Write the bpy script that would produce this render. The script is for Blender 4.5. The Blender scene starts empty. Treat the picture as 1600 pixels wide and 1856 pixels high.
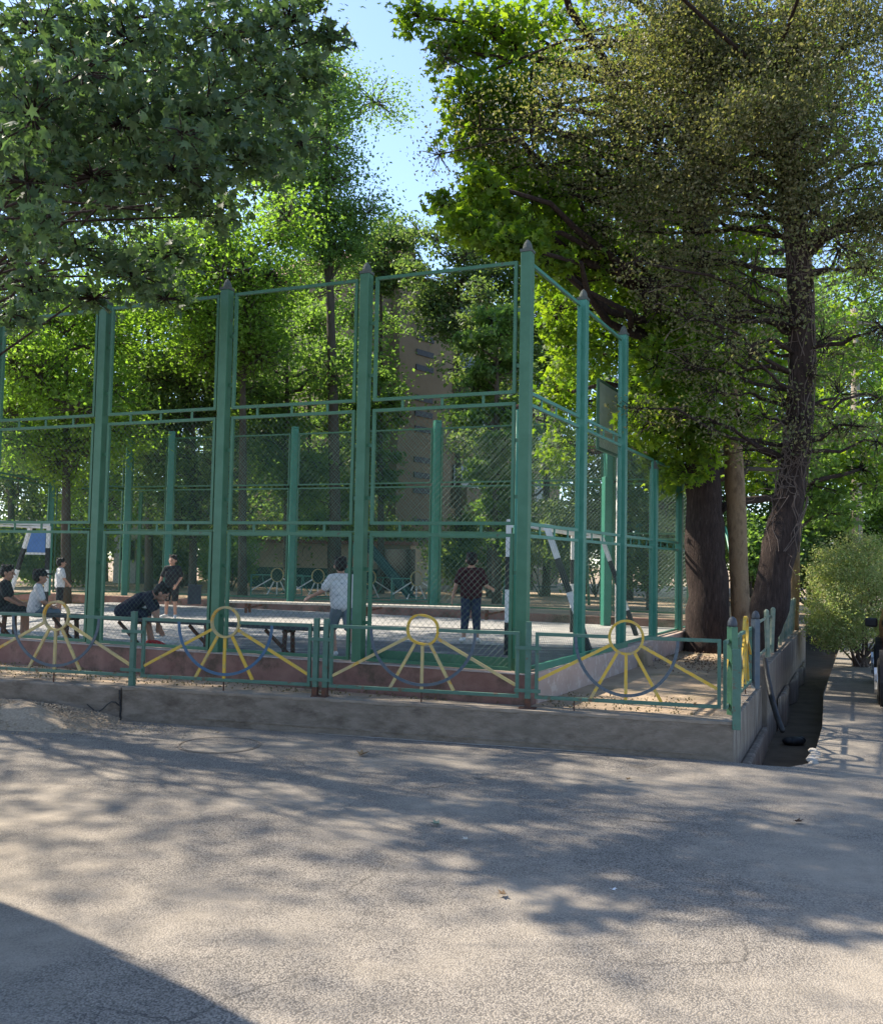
import bpy, math, random
import numpy as np
from mathutils import Vector, Matrix
R = math.radians
random.seed(7)
rng = np.random.default_rng(11)
SC = bpy.context.scene
COL = SC.collection
V = Vector

# ---------------------------------------------------------------- camera, world, sun, exposure
F, CX, CY = 1700.0, 800.0, 928.0
EYE = V((0, 0, 1.8)); PITCH = math.atan(90 / 1700); ROLL = 0.020
fw = V((0, math.cos(PITCH), math.sin(PITCH))); u0 = V((0, -math.sin(PITCH), math.cos(PITCH))); r0 = V((1, 0, 0))
cu = u0 * math.cos(ROLL) - r0 * math.sin(ROLL); cr = r0 * math.cos(ROLL) + u0 * math.sin(ROLL)
cam_d = bpy.data.cameras.new('camera'); cam = bpy.data.objects.new('camera', cam_d); COL.objects.link(cam)
m = Matrix.Identity(4)
for i in range(3):
    m[i][0], m[i][1], m[i][2], m[i][3] = cr[i], cu[i], -fw[i], EYE[i]
cam.matrix_world = m
cam_d.sensor_fit = 'HORIZONTAL'; cam_d.sensor_width = 36; cam_d.lens = 36 * F / 1600; cam_d.clip_start = .05; cam_d.clip_end = 2000
SC.camera = cam
SUN_AZ, SUN_EL = R(-62), R(46)
w = bpy.data.worlds.new('World'); SC.world = w; w.use_nodes = True
nt = w.node_tree; sky = nt.nodes.new('ShaderNodeTexSky'); sky.sky_type = 'NISHITA'; sky.sun_disc = False
sky.sun_elevation = SUN_EL; sky.sun_rotation = SUN_AZ; sky.altitude = 800; sky.dust_density = .6; sky.air_density = .8; sky.ozone_density = .6
bg = nt.nodes['Background']; nt.links.new(sky.outputs[0], bg.inputs[0]); bg.inputs[1].default_value = 0.15
sl = bpy.data.lights.new('sun', 'SUN'); so = bpy.data.objects.new('sun', sl); COL.objects.link(so)
sl.energy = 4.3; sl.angle = R(0.75); sl.color = (1, .91, .76)
sd = V((math.sin(SUN_AZ) * math.cos(SUN_EL), math.cos(SUN_AZ) * math.cos(SUN_EL), math.sin(SUN_EL)))
so.rotation_euler = sd.to_track_quat('Z', 'Y').to_euler()
SC.view_settings.view_transform = 'Standard'; SC.view_settings.look = 'None'; SC.view_settings.gamma = 1
SC.view_settings.exposure = 1.42
SC.cycles.max_bounces = 10; SC.cycles.transmission_bounces = 6; SC.cycles.diffuse_bounces = 5

# ---------------------------------------------------------------- pixel helpers (photo pixels -> places)
def ray(px, py):
    return (fw + cr * ((px - CX) / F) - cu * ((py - CY) / F))
def at(px, py, Y):
    d = ray(px, py); return EYE + d * (Y / d.y)
def gp(px, py, z=0.0):
    d = ray(px, py); return EYE + d * ((z - EYE.z) / d.z)

# ---------------------------------------------------------------- materials
def nmat(name, c1, c2=None, rough=.8, scale=3, bump=0, bscale=30, metal=0, detail=4, c3=None, s3=.8, contrast=(.35, .65), spec=.3, t3=(.5, .6), stretch=None):
    m = bpy.data.materials.new(name); m.use_nodes = True
    n, l = m.node_tree.nodes, m.node_tree.links
    b = n['Principled BSDF']; b.inputs['Roughness'].default_value = rough; b.inputs['Metallic'].default_value = metal
    b.inputs['Specular IOR Level'].default_value = spec
    tc = n.new('ShaderNodeTexCoord'); src = tc.outputs['Object']
    if stretch:
        mp = n.new('ShaderNodeMapping'); mp.inputs['Scale'].default_value = stretch; l.new(src, mp.inputs[0]); src = mp.outputs[0]
    def noise(sc, det=4, rg=.6):
        t = n.new('ShaderNodeTexNoise'); t.inputs['Scale'].default_value = sc; t.inputs['Detail'].default_value = det
        t.inputs['Roughness'].default_value = rg; l.new(src, t.inputs['Vector']); return t.outputs['Fac']
    def ramp(fac, lo, hi):
        r = n.new('ShaderNodeMapRange'); r.inputs[1].default_value = lo; r.inputs[2].default_value = hi; l.new(fac, r.inputs[0]); return r.outputs[0]
    def mix(f, a, b_):
        x = n.new('ShaderNodeMix'); x.data_type = 'RGBA'; l.new(f, x.inputs[0])
        for s, val in ((x.inputs[6], a), (x.inputs[7], b_)):
            if isinstance(val, tuple): s.default_value = (*val, 1)
            else: l.new(val, s)
        return x.outputs[2]
    m['x'] = 1
    if c2: col = mix(ramp(noise(scale, detail), *contrast), c1, c2)
    else: col = c1
    if c3: col = mix(ramp(noise(s3, 6, .7), *t3), col, c3)
    if isinstance(col, tuple): b.inputs['Base Color'].default_value = (*col, 1)
    else: l.new(col, b.inputs['Base Color'])
    if bump:
        bp = n.new('ShaderNodeBump'); bp.inputs['Strength'].default_value = bump; bp.inputs['Distance'].default_value = .02
        l.new(noise(bscale, 6, .7), bp.inputs['Height']); l.new(bp.outputs[0], b.inputs['Normal'])
    return m

def leafmat(name, a, b_, c=None, trans=.45, tcol=None, rough=.55):
    m = bpy.data.materials.new(name); m.use_nodes = True
    n, l = m.node_tree.nodes, m.node_tree.links
    b = n['Principled BSDF']; b.inputs['Roughness'].default_value = rough; b.inputs['Specular IOR Level'].default_value = .35
    g = n.new('ShaderNodeNewGeometry'); r = n.new('ShaderNodeValToRGB'); l.new(g.outputs['Random Per Island'], r.inputs[0])
    r.color_ramp.elements[0].color = (*a, 1); r.color_ramp.elements[1].color = (*b_, 1)
    if c:
        e = r.color_ramp.elements.new(.93); e.color = (*c, 1); r.color_ramp.elements[1].position = .9
        r.color_ramp.elements[2].position = 1
        r.color_ramp.elements[-1].color = (*c, 1)
    l.new(r.outputs[0], b.inputs['Base Color'])
    t = n.new('ShaderNodeBsdfTranslucent'); mx = n.new('ShaderNodeMixShader'); mx.inputs[0].default_value = trans
    hs = n.new('ShaderNodeMix'); hs.data_type = 'RGBA'; hs.blend_type = 'MULTIPLY'; hs.inputs[0].default_value = 1
    l.new(r.outputs[0], hs.inputs[6]); hs.inputs[7].default_value = (*(tcol or (2.2, 2.3, .9)), 1)
    l.new(hs.outputs[2], t.inputs[0]); l.new(b.outputs[0], mx.inputs[1]); l.new(t.outputs[0], mx.inputs[2])
    l.new(mx.outputs[0], n['Material Output'].inputs[0])
    return m

def asphalt():
    m = bpy.data.materials.new('asphalt'); m.use_nodes = True
    n, l = m.node_tree.nodes, m.node_tree.links
    b = n['Principled BSDF']; b.inputs['Roughness'].default_value = .92; b.inputs['Specular IOR Level'].default_value = .15
    tc = n.new('ShaderNodeTexCoord'); o = tc.outputs['Object']
    vo = n.new('ShaderNodeTexVoronoi'); vo.inputs['Scale'].default_value = 105; l.new(o, vo.inputs['Vector'])
    v2 = n.new('ShaderNodeTexNoise'); v2.inputs['Scale'].default_value = 160; v2.inputs['Detail'].default_value = 3; l.new(o, v2.inputs['Vector'])
    big = n.new('ShaderNodeTexNoise'); big.inputs['Scale'].default_value = .55; big.inputs['Detail'].default_value = 7; big.inputs['Roughness'].default_value = .62; l.new(o, big.inputs['Vector'])
    med = n.new('ShaderNodeTexNoise'); med.inputs['Scale'].default_value = 6; med.inputs['Detail'].default_value = 5; l.new(o, med.inputs['Vector'])
    def mr(f, a, b2, c=0, d=1):
        r = n.new('ShaderNodeMapRange'); r.inputs[1].default_value = a; r.inputs[2].default_value = b2; r.inputs[3].default_value = c; r.inputs[4].default_value = d; l.new(f, r.inputs[0]); return r.outputs[0]
    def mix(f, a, b_, bt='MIX'):
        x = n.new('ShaderNodeMix'); x.data_type = 'RGBA'; x.blend_type = bt
        if isinstance(f, float): x.inputs[0].default_value = f
        else: l.new(f, x.inputs[0])
        for s, val in ((x.inputs[6], a), (x.inputs[7], b_)):
            if isinstance(val, tuple): s.default_value = (*val, 1)
            else: l.new(val, s)
        return x.outputs[2]
    stone = n.new('ShaderNodeValToRGB'); l.new(vo.outputs['Color'], stone.inputs[0])
    stone.color_ramp.elements[0].color = (.155, .138, .12, 1); stone.color_ramp.elements[1].color = (.41, .36, .305, 1)
    gap = mr(vo.outputs['Distance'], .45, .75)
    c = mix(gap, stone.outputs[0], (.08, .072, .066))
    c = mix(mr(v2.outputs[0], .35, .7, 0, .55), c, (.30, .265, .225))
    dust = mr(big.outputs[0], .46, .62, 0, .8)
    c = mix(dust, c, (.35, .30, .24))
    c = mix(mr(med.outputs[0], .25, .75, .78, 1.0), (0, 0, 0), c)
    st = n.new('ShaderNodeTexNoise'); st.inputs['Scale'].default_value = 1.7; st.inputs['Detail'].default_value = 8; st.inputs['Roughness'].default_value = .75
    mp = n.new('ShaderNodeMapping'); mp.inputs['Scale'].default_value = (.5, 1.6, 1); mp.inputs['Location'].default_value = (3.1, 1.2, 0); l.new(o, mp.inputs[0]); l.new(mp.outputs[0], st.inputs['Vector'])
    c = mix(mr(st.outputs[0], .56, .7, 0, .5), c, (.13, .12, .11))
    wn = n.new('ShaderNodeTexNoise'); wn.inputs['Scale'].default_value = 1.3; wn.inputs['Detail'].default_value = 6; l.new(o, wn.inputs['Vector'])
    vm = n.new('ShaderNodeVectorMath'); vm.operation = 'MULTIPLY_ADD'; l.new(wn.outputs['Color'], vm.inputs[0]); vm.inputs[1].default_value = (.9, .9, .9); l.new(o, vm.inputs[2])
    ck = n.new('ShaderNodeTexVoronoi'); ck.feature = 'DISTANCE_TO_EDGE'; ck.inputs['Scale'].default_value = .38; l.new(vm.outputs[0], ck.inputs['Vector'])
    cm = n.new('ShaderNodeMath'); cm.operation = 'MULTIPLY'; l.new(mr(ck.outputs['Distance'], .0, .006, .75, 0), cm.inputs[0]); l.new(mr(big.outputs[0], .38, .5, 1, 0), cm.inputs[1])
    c = mix(cm.outputs[0], c, (.05, .045, .04))
    l.new(c, b.inputs['Base Color'])
    inv = mr(dust, 0, 1, 1, .35)
    h = n.new('ShaderNodeMath'); h.operation = 'MULTIPLY'; l.new(mr(vo.outputs['Distance'], 0, .8, 1, 0), h.inputs[0]); l.new(inv, h.inputs[1])
    h2 = n.new('ShaderNodeMath'); h2.operation = 'ADD'; l.new(h.outputs[0], h2.inputs[0]); l.new(mr(med.outputs[0], 0, 1, 0, 1.2), h2.inputs[1])
    bp = n.new('ShaderNodeBump'); bp.inputs['Strength'].default_value = .75; bp.inputs['Distance'].default_value = .006
    l.new(h2.outputs[0], bp.inputs['Height']); l.new(bp.outputs[0], b.inputs['Normal'])
    return m

M = {}
M['asphalt'] = asphalt()
M['green'] = nmat('green_paint', (.040, .128, .066), (.055, .155, .085), .5, 5, .15, 40, c3=(.075, .06, .035), s3=9, t3=(.66, .70), spec=.45)
M['teal'] = nmat('teal_paint', (.034, .175, .118), (.048, .205, .142), .42, 5, .15, 40, spec=.5)
M['rail'] = nmat('railing_green_paint', (.062, .135, .095), (.085, .165, .12), .55, 9, .3, 60, c3=(.12, .07, .04), s3=7, t3=(.57, .64), spec=.4)
M['railpale'] = nmat('faded_railing_paint', (.13, .19, .14), (.26, .26, .19), .6, 12, .2, 60, c3=(.14, .09, .05), s3=8, t3=(.6, .7))
M['capgrey'] = nmat('weathered_cap', (.075, .095, .08), (.10, .10, .09), .7, 20, .3, 60)
M['rust'] = nmat('rusty_steel', (.13, .055, .03), (.06, .04, .035), .85, 20, .4, 80)
M['yellow'] = nmat('yellow_paint', (.62, .36, .03), (.5, .36, .08), .5, 14, .2, 60, c3=(.35, .27, .15), s3=7, t3=(.55, .66), spec=.4)
M['yelfade'] = nmat('faded_yellow_paint', (.52, .40, .15), (.36, .29, .17), .6, 10, .2, 60, c3=(.55, .3, .04), s3=5, t3=(.55, .62))
M['capdark'] = nmat('dark_grey_cap', (.05, .055, .065), (.075, .08, .09), .6, 12, .2, 60)
M['bluegrey'] = nmat('blue_grey_paint', (.075, .10, .125), (.11, .125, .135), .55, 10, .2, 60)
M['blue'] = nmat('blue_paint', (.055, .12, .21), (.08, .14, .2), .55, 10, .2, 60)
M['wire'] = nmat('wire_green', (.06, .12, .09), (.09, .15, .11), .5, 3, spec=.4)
M['wireback'] = nmat('wire_green_sunlit', (.10, .24, .18), (.14, .28, .22), .5, 3, spec=.5)  # far mesh a brighter green than the near wire, sunlight put into its colour
M['concrete'] = nmat('wall_concrete', (.195, .158, .122), (.28, .23, .182), .94, 5.0, 1.0, 40, c3=(.12, .092, .07), s3=2.4, t3=(.5, .7), stretch=(1.1, 1.1, 2.6), contrast=(.36, .64))
M['concrete2'] = nmat('coarse_concrete', (.235, .19, .15), (.15, .12, .095), .94, 3, .8, 18, c3=(.32, .27, .22), s3=2.5, t3=(.52, .62), stretch=(3, 3, .5))
M['walltop'] = nmat('dusty_wall_top', (.29, .24, .19), (.22, .18, .14), .95, 5, .8, 25)
M['pale_conc'] = nmat('pale_concrete', (.45, .41, .36), (.33, .3, .26), .95, 8, .8, 30)
M['curbred'] = nmat('red_painted_curb', (.19, .10, .08), (.25, .145, .115), .88, 3, .4, 25, c3=(.10, .07, .05), s3=2.2, t3=(.48, .62))
M['curbpink'] = nmat('sunlit_pink_curb', (.44, .33, .28), (.36, .27, .22), .9, 3, .3, 25, c3=(.5, .41, .35), s3=6, t3=(.5, .6))
M['dirt'] = nmat('dry_dirt', (.42, .31, .21), (.30, .22, .15), .97, 1.5, .7, 22, c3=(.18, .15, .085), s3=.8, t3=(.5, .65))
M['grassy'] = nmat('grassy_dirt', (.10, .12, .045), (.2, .165, .1), .97, 2.5, .8, 30)
M['court'] = nmat('court_floor', (.30, .285, .27), (.22, .215, .215), .75, 1.2, .25, 40, c3=(.40, .38, .35), s3=1.1, t3=(.5, .62))
M['ditch'] = nmat('ditch_mud', (.085, .065, .045), (.13, .10, .07), .95, 3, .8, 15)
M['gravel'] = nmat('gravel', (.42, .34, .25), (.28, .22, .16), .95, 40, 1.0, 60)
M['bark'] = nmat('dark_bark', (.022, .014, .012), (.048, .031, .025), .95, 9, 1.0, 20, c3=(.08, .056, .045), s3=7, t3=(.55, .7), stretch=(3, 3, .5))
M['barkpale'] = nmat('pale_bark', (.22, .145, .085), (.28, .195, .12), .9, 4, .8, 16, c3=(.15, .10, .06), s3=4, t3=(.5, .62), stretch=(2, 2, .8))
M['barkfar'] = nmat('grey_bark', (.06, .05, .038), (.09, .075, .058), .95, 5, .6, 14, stretch=(3, 3, .6))
M['twig'] = nmat('dry_twig', (.085, .06, .05), (.14, .105, .085), .9, 6)
M['white'] = nmat('white_paint', (.72, .70, .66), (.6, .58, .54), .6, 8, .2, 50)
M['black'] = nmat('black_paint', (.012, .012, .014), (.03, .03, .03), .5, 8)
M['wood'] = nmat('dark_bench_wood', (.045, .055, .06), (.03, .035, .04), .6, 8, .3, 40)
M['benchwhite'] = nmat('worn_bench_wood', (.55, .5, .42), (.45, .4, .33), .8, 8, .3, 40)
M['brownwall'] = nmat('brown_facade', (.21, .155, .10), (.25, .19, .125), .9, .8, .3, 10, c3=(.15, .11, .075), s3=.4, t3=(.5, .65))
M['beige'] = nmat('beige_plaster', (.42, .35, .26), (.36, .3, .22), .9, 1.5, .2, 20)
M['greywall'] = nmat('grey_plaster', (.45, .45, .44), (.36, .36, .36), .9, 1.5, .2, 20)
M['roof'] = nmat('roof_red_brown', (.22, .09, .07), (.15, .07, .06), .8, 4, .3, 20)
M['glass'] = nmat('dark_glass', (.015, .018, .02), None, .12, spec=.6)
M['tealdark'] = nmat('dark_teal_wall', (.02, .06, .06), (.03, .08, .075), .8, 2)
M['pole'] = nmat('concrete_pole', (.2, .165, .125), (.26, .22, .17), .9, 3, .3, 20)
M['board'] = nmat('faded_board', (.7, .74, .68), (.58, .64, .58), .7, 6, .3, 50)
M['bluebrd'] = nmat('blue_board', (.08, .17, .4), (.11, .22, .45), .6, 5)
M['skin'] = nmat('skin', (.45, .25, .17), (.40, .21, .14), .55, 4)
M['hair'] = nmat('black_hair', (.012, .010, .010), (.02, .016, .014), .6, 30, .6, 120)
M['eye'] = nmat('eye_dark', (.02, .015, .01), None, .2)
M['tee_white'] = nmat('white_printed_cotton', (.62, .60, .57), (.5, .49, .48), .9, 14, .2, 60, c3=(.3, .3, .32), s3=16, t3=(.6, .66))
M['tee_black'] = nmat('black_cotton', (.018, .018, .020), (.035, .035, .038), .9, 6, .2, 60)
M['tee_navy'] = nmat('navy_cotton', (.012, .014, .028), (.022, .024, .04), .9, 6, .2, 60)
M['tee_maroon'] = nmat('maroon_check_cotton', (.035, .012, .014), (.06, .02, .022), .9, 20, .2, 60)
M['denim'] = nmat('denim', (.014, .022, .045), (.028, .042, .075), .9, 10, .2, 60)
M['greyshort'] = nmat('grey_cotton', (.11, .14, .16), (.15, .18, .2), .9, 10, .2, 60)
M['redshoe'] = nmat('red_shoe', (.45, .03, .03), None, .6)
M['bin'] = nmat('grey_bin', (.055, .06, .065), (.08, .085, .09), .6, 5)
M['tyre'] = nmat('rubber', (.012, .012, .013), (.02, .02, .02), .8, 20, .3, 60)
M['carred'] = nmat('red_car_paint', (.32, .06, .045), None, .25, spec=.6)
M['alloy'] = nmat('alloy', (.5, .5, .5), None, .3, metal=.8)
M['vanpaint'] = nmat('van_paint', (.5, .5, .5), None, .3, spec=.6)
M['dryleaf'] = nmat('dry_leaf_brown', (.25, .16, .08), (.15, .10, .06), .8, 20)
M['plastic_white'] = nmat('white_scrap', (.7, .72, .74), None, .5)
LM = {
 'plane': leafmat('plane_tree_leaf', (.045, .078, .042), (.08, .122, .065), (.10, .145, .065), trans=.36, tcol=(1.7, 2.0, .9)),
 'maple': leafmat('maple_leaf', (.06, .12, .02), (.125, .18, .03), trans=.56, tcol=(2.7, 2.65, .6)),
 'elm': leafmat('elm_leaf', (.075, .095, .04), (.125, .14, .065), (.19, .165, .105), trans=.45, tcol=(1.9, 2.15, .8)),
 'mid': leafmat('broadleaf', (.075, .13, .05), (.12, .18, .07), trans=.52, tcol=(2.5, 2.7, .9)),
 'yel': leafmat('light_broadleaf', (.09, .155, .035), (.14, .21, .055), trans=.55, tcol=(2.5, 2.7, .8)),
 'dark': leafmat('dark_broadleaf', (.045, .085, .035), (.08, .13, .055), (.14, .19, .08), trans=.45),
 'thuja': leafmat('thuja_leaf', (.20, .28, .10), (.30, .38, .16), (.34, .32, .17), trans=.4, tcol=(1.6, 1.8, .9)),
}

# ---------------------------------------------------------------- object helpers
def tag(o, label=None, cat=None, group=None, kind=None):
    if label: o['label'] = label
    if cat: o['category'] = cat
    if group: o['group'] = group
    if kind: o['kind'] = kind
    return o
def empty(name, loc, rz=0, label=None, cat=None, group=None):
    o = bpy.data.objects.new(name, None); COL.objects.link(o); o.location = loc; o.rotation_euler = (0, 0, rz)
    o.empty_display_size = .1
    return tag(o, label, cat, group)
def copy_tree(o, parent=None):
    c = o.copy(); COL.objects.link(c)
    if parent: c.parent = parent
    for ch in list(o.children): copy_tree(ch, c)
    return c

class MB:
    def __init__(s): s.v = []; s.f = []
    def add(s, vs, fs):
        k = len(s.v); s.v += [V(p) for p in vs]; s.f += [tuple(i + k for i in f) for f in fs]; return s
    def box(s, c, size, rz=0, M3=None):
        hx, hy, hz = [q / 2 for q in size]; c = V(c)
        m3 = M3 or Matrix.Rotation(rz, 3, 'Z')
        vs = [c + m3 @ V((x * hx, y * hy, z * hz)) for z in (-1, 1) for y in (-1, 1) for x in (-1, 1)]
        return s.add(vs, [(0, 2, 3, 1), (4, 5, 7, 6), (0, 1, 5, 4), (2, 6, 7, 3), (0, 4, 6, 2), (1, 3, 7, 5)])
    def bar(s, a, b, w, d=None, up=V((0, 0, 1))):
        a, b = V(a), V(b); d = d or w; t = (b - a)
        if t.length < 1e-6: return s
        L = t.length; t.normalize()
        if abs(t.dot(up)) > .98: up = V((0, 1, 0))
        x = t.cross(up).normalized(); z = x.cross(t).normalized()
        m3 = Matrix((x, t, z)).transposed()
        return s.box((a + b) / 2, (w, L, d), M3=m3)
    def tube(s, pts, rad, n=8, cap=True, squash=None):
        pts = [V(p) for p in pts]
        if not isinstance(rad, (list, tuple)): rad = [rad] * len(pts)
        rings = []; ref = None
        for i, p in enumerate(pts):
            t = (pts[min(i + 1, len(pts) - 1)] - pts[max(i - 1, 0)])
            if t.length < 1e-9: t = V((0, 0, 1))
            t.normalize()
            if ref is None:
                ref = V((1, 0, 0)) if abs(t.x) < .9 else V((0, 1, 0))
            x = (ref - t * ref.dot(t)).normalized(); y = t.cross(x); ref = x
            rings.append([p + (x * math.cos(2 * math.pi * k / n) + y * math.sin(2 * math.pi * k / n)) * rad[i] for k in range(n)])
        vs = [q for r_ in rings for q in r_]; fs = []
        for i in range(len(pts) - 1):
            for k in range(n):
                a = i * n + k; b = i * n + (k + 1) % n
                fs.append((a, b, b + n, a + n))
        if cap:
            fs.append(tuple(range(n - 1, -1, -1))); fs.append(tuple((len(pts) - 1) * n + k for k in range(n)))
        return s.add(vs, fs)
    def ell(s, c, r, n=12, m=8, M3=None):
        c = V(c); M3 = M3 or Matrix.Identity(3); vs = []; fs = []
        vs.append(c + M3 @ V((0, 0, -r[2])))
        for i in range(1, m):
            ph = -math.pi / 2 + math.pi * i / m
            for k in range(n):
                th = 2 * math.pi * k / n
                vs.append(c + M3 @ V((r[0] * math.cos(ph) * math.cos(th), r[1] * math.cos(ph) * math.sin(th), r[2] * math.sin(ph))))
        vs.append(c + M3 @ V((0, 0, r[2])))
        for k in range(n):
            fs.append((0, 1 + (k + 1) % n, 1 + k))
            fs.append((len(vs) - 1, 1 + (m - 2) * n + k, 1 + (m - 2) * n + (k + 1) % n))
        for i in range(m - 2):
            for k in range(n):
                a = 1 + i * n + k; b = 1 + i * n + (k + 1) % n
                fs.append((a, b, b + n, a + n))
        return s.add(vs, fs)
    def capsule(s, a, b, ra, rb, n=10):
        a, b = V(a), V(b); t = b - a; L = t.length
        if L < 1e-6: return s.ell(a, (ra, ra, ra))
        t.normalize(); pts = []; rad = []
        for q in (1.0, .87, .5): pts.append(a - t * ra * q); rad.append(max(ra * math.sqrt(max(0, 1 - q * q)), ra * .05))
        pts.append(a); rad.append(ra); pts.append(b); rad.append(rb)
        for q in (.5, .87, 1.0): pts.append(b + t * rb * q); rad.append(max(rb * math.sqrt(max(0, 1 - q * q)), rb * .05))
        return s.tube(pts, rad, n)
    def prism(s, poly, z0, z1):
        n = len(poly); vs = [(p[0], p[1], z0) for p in poly] + [(p[0], p[1], z1) for p in poly]
        fs = [tuple(range(n - 1, -1, -1)), tuple(range(n, 2 * n))] + [(i, (i + 1) % n, n + (i + 1) % n, n + i) for i in range(n)]
        return s.add(vs, fs)
    def build(s, name, mat, parent=None, off=None, smooth=False, bevel=0, label=None):
        me = bpy.data.meshes.new(name); o_ = V(off) if off is not None else V((0, 0, 0))
        me.from_pydata([tuple(p - o_) for p in s.v], [], s.f); me.update()
        me.materials.append(mat if not isinstance(mat, str) else M[mat])
        if smooth:
            me.polygons.foreach_set('use_smooth', [True] * len(me.polygons))
        o = bpy.data.objects.new(name, me); COL.objects.link(o)
        if parent: o.parent = parent
        if bevel:
            bv = o.modifiers.new('bevel', 'BEVEL'); bv.width = bevel; bv.segments = 2; bv.limit_method = 'ANGLE'
        if label: o['label'] = label
        return o

# ---------------------------------------------------------------- foliage
def star():
    a = [(-90, .22), (-48, .32), (-12, .72), (14, .40), (40, .88), (64, .48), (90, 1.05), (116, .48), (140, .88), (166, .40), (192, .72), (228, .32)]
    v = [(0, 0, 0)] + [(r * math.cos(R(t)) * .62, r * math.sin(R(t)) * .62, -.16 * r * abs(math.cos(R(t))) - .10 * r) for t, r in a]
    return np.array(v), np.array([(0, i + 1, (i + 1) % 12 + 1) for i in range(12)])
def oval():
    v = [(0, -.5, -.05), (.26, -.1, .06), (.2, .25, .04), (0, .55, -.08), (-.2, .25, .04), (-.26, -.1, .06)]
    return np.array(v), np.array([(0, 1, 5), (1, 2, 5), (2, 4, 5), (2, 3, 4)])
def rhomb():
    v = [(0, -.5, -.05), (.3, 0, .06), (0, .5, -.05), (-.3, 0, .06)]
    return np.array(v), np.array([(0, 1, 2), (0, 2, 3)])
TPL = {'star': star(), 'oval': oval(), 'rhomb': rhomb()}
def leaf_mesh(name, pts, size, kind, mat, parent, off, upb=.5):
    tv, tf = TPL[kind]; N = len(pts)
    n = rng.normal(size=(N, 3)); n[:, 2] += upb * 2; n /= np.linalg.norm(n, axis=1)[:, None]
    t = rng.normal(size=(N, 3)); t[:, 2] -= .6; t -= n * (t * n).sum(1)[:, None]; t /= np.linalg.norm(t, axis=1)[:, None]
    b = np.cross(n, t); s = (size * rng.uniform(.6, 1.2, N))[:, None, None]
    P = pts[:, None, :] + s * (b[:, None, :] * tv[None, :, 0:1] + t[:, None, :] * tv[None, :, 1:2] + n[:, None, :] * tv[None, :, 2:3])
    P = (P - np.array(off)).reshape(-1, 3)
    Fi = (tf[None] + (np.arange(N) * len(tv))[:, None, None]).reshape(-1, 3)
    me = bpy.data.meshes.new(name); me.vertices.add(len(P)); me.vertices.foreach_set('co', P.astype(np.float32).ravel())
    me.loops.add(Fi.size); me.loops.foreach_set('vertex_index', Fi.astype(np.int32).ravel())
    me.polygons.add(len(Fi)); me.polygons.foreach_set('loop_start', (np.arange(len(Fi)) * 3).astype(np.int32))
    me.update(calc_edges=True); me.materials.append(mat)
    o = bpy.data.objects.new(name, me); COL.objects.link(o); o.parent = parent
    return o
def clump_pts(c, r, n, per=14, spread=.16):
    m_ = max(3, n // per); d = rng.normal(size=(m_, 3)); d /= np.linalg.norm(d, axis=1)[:, None]
    sub = np.array(c) + d * np.array(r) * (rng.uniform(.15, 1, m_) ** .5)[:, None]
    idx = rng.integers(0, m_, n); sg = max(min(r) * spread, .06)
    g = rng.normal(size=(n, 3)) * np.array([sg, sg, sg * .55]) * 1.25
    return sub, sub[idx] + g
def wob(a, b, k=5, amp=.08):
    a, b = V(a), V(b); L = (b - a).length; out = []
    for i in range(k + 1):
        q = i / k; p = a.lerp(b, q)
        if 0 < i < k: p = p + V((random.uniform(-1, 1), random.uniform(-1, 1), random.uniform(-.4, 1))) * amp * L
        out.append(p)
    return out
def tree(name, label, base, trunk, clumps, leaf, kind, size, bark='bark', group=None, cat='tree', twigs=True, limb_r=.05, per=14, spread=.16, upb=.5, world=False, twr=.006, joint=.45):
    """trunk: [(point, radius)] world; clumps: [(centre, (rx,ry,rz), n)] world"""
    root = empty(name, base, 0, label, cat, group)
    mb = MB(); tp = [V(p) for p, r in trunk]; tr = [r for p, r in trunk]
    if trunk:
        # refine with noise
        P = []; Q = []
        for i in range(len(tp) - 1):
            for k in range(4):
                q = k / 4; P.append(tp[i].lerp(tp[i + 1], q) + V((random.uniform(-1, 1), random.uniform(-1, 1), 0)) * tr[i] * .06); Q.append((tr[i] * (1 - q) + tr[i + 1] * q) * random.uniform(.95, 1.06))
        P.append(tp[-1]); Q.append(tr[-1])
        Q[0] *= 1.18
        mb.tube(P, Q, 14)
        mb.build('trunk', bark, root, base, smooth=True)
    br = MB(); allp = []
    for c, r, n in clumps:
        c = V(c); sub, pts = clump_pts(c, r, n, per, spread); allp.append(pts)
        if tp:
            cand = [p for p in P if p.z < c.z - .1] or [P[-1]]
            st = min(cand, key=lambda p: (p - c).length + abs((c.z - p.z) - joint * (V((p.x, p.y)) - V((c.x, c.y))).length) * .8)
            pth = wob(st, c, 5, .09); L = (c - st).length
            r0_ = min(limb_r, .02 + L * .018)
            br.tube(pth, [r0_ * (1 - .75 * i / 5) + .004 for i in range(6)], 6)
        if twigs:
            for s_ in sub[::max(1, len(sub) // 22)]:
                br.tube(wob(c + (V(s_) - c) * .1, s_, 3, .08), [twr * 1.7, twr * 1.3, twr, twr * .6], 4)
    if br.v: br.build('branches', bark if bark != 'barkpale' else 'barkfar', root, base, smooth=True)
    allp = np.concatenate(allp)
    leaf_mesh('crown', allp, size, kind, LM[leaf], root, base, upb)
    return root
def pc(px, py, Y, rx, ry, n, dr=None):
    """clump seen at a photo pixel, at distance Y, radii in px"""
    k = Y / F; d = dr if dr else (rx + ry) / 2 * k
    return (at(px, py, Y), (rx * k, d, ry * k), n)

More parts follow.
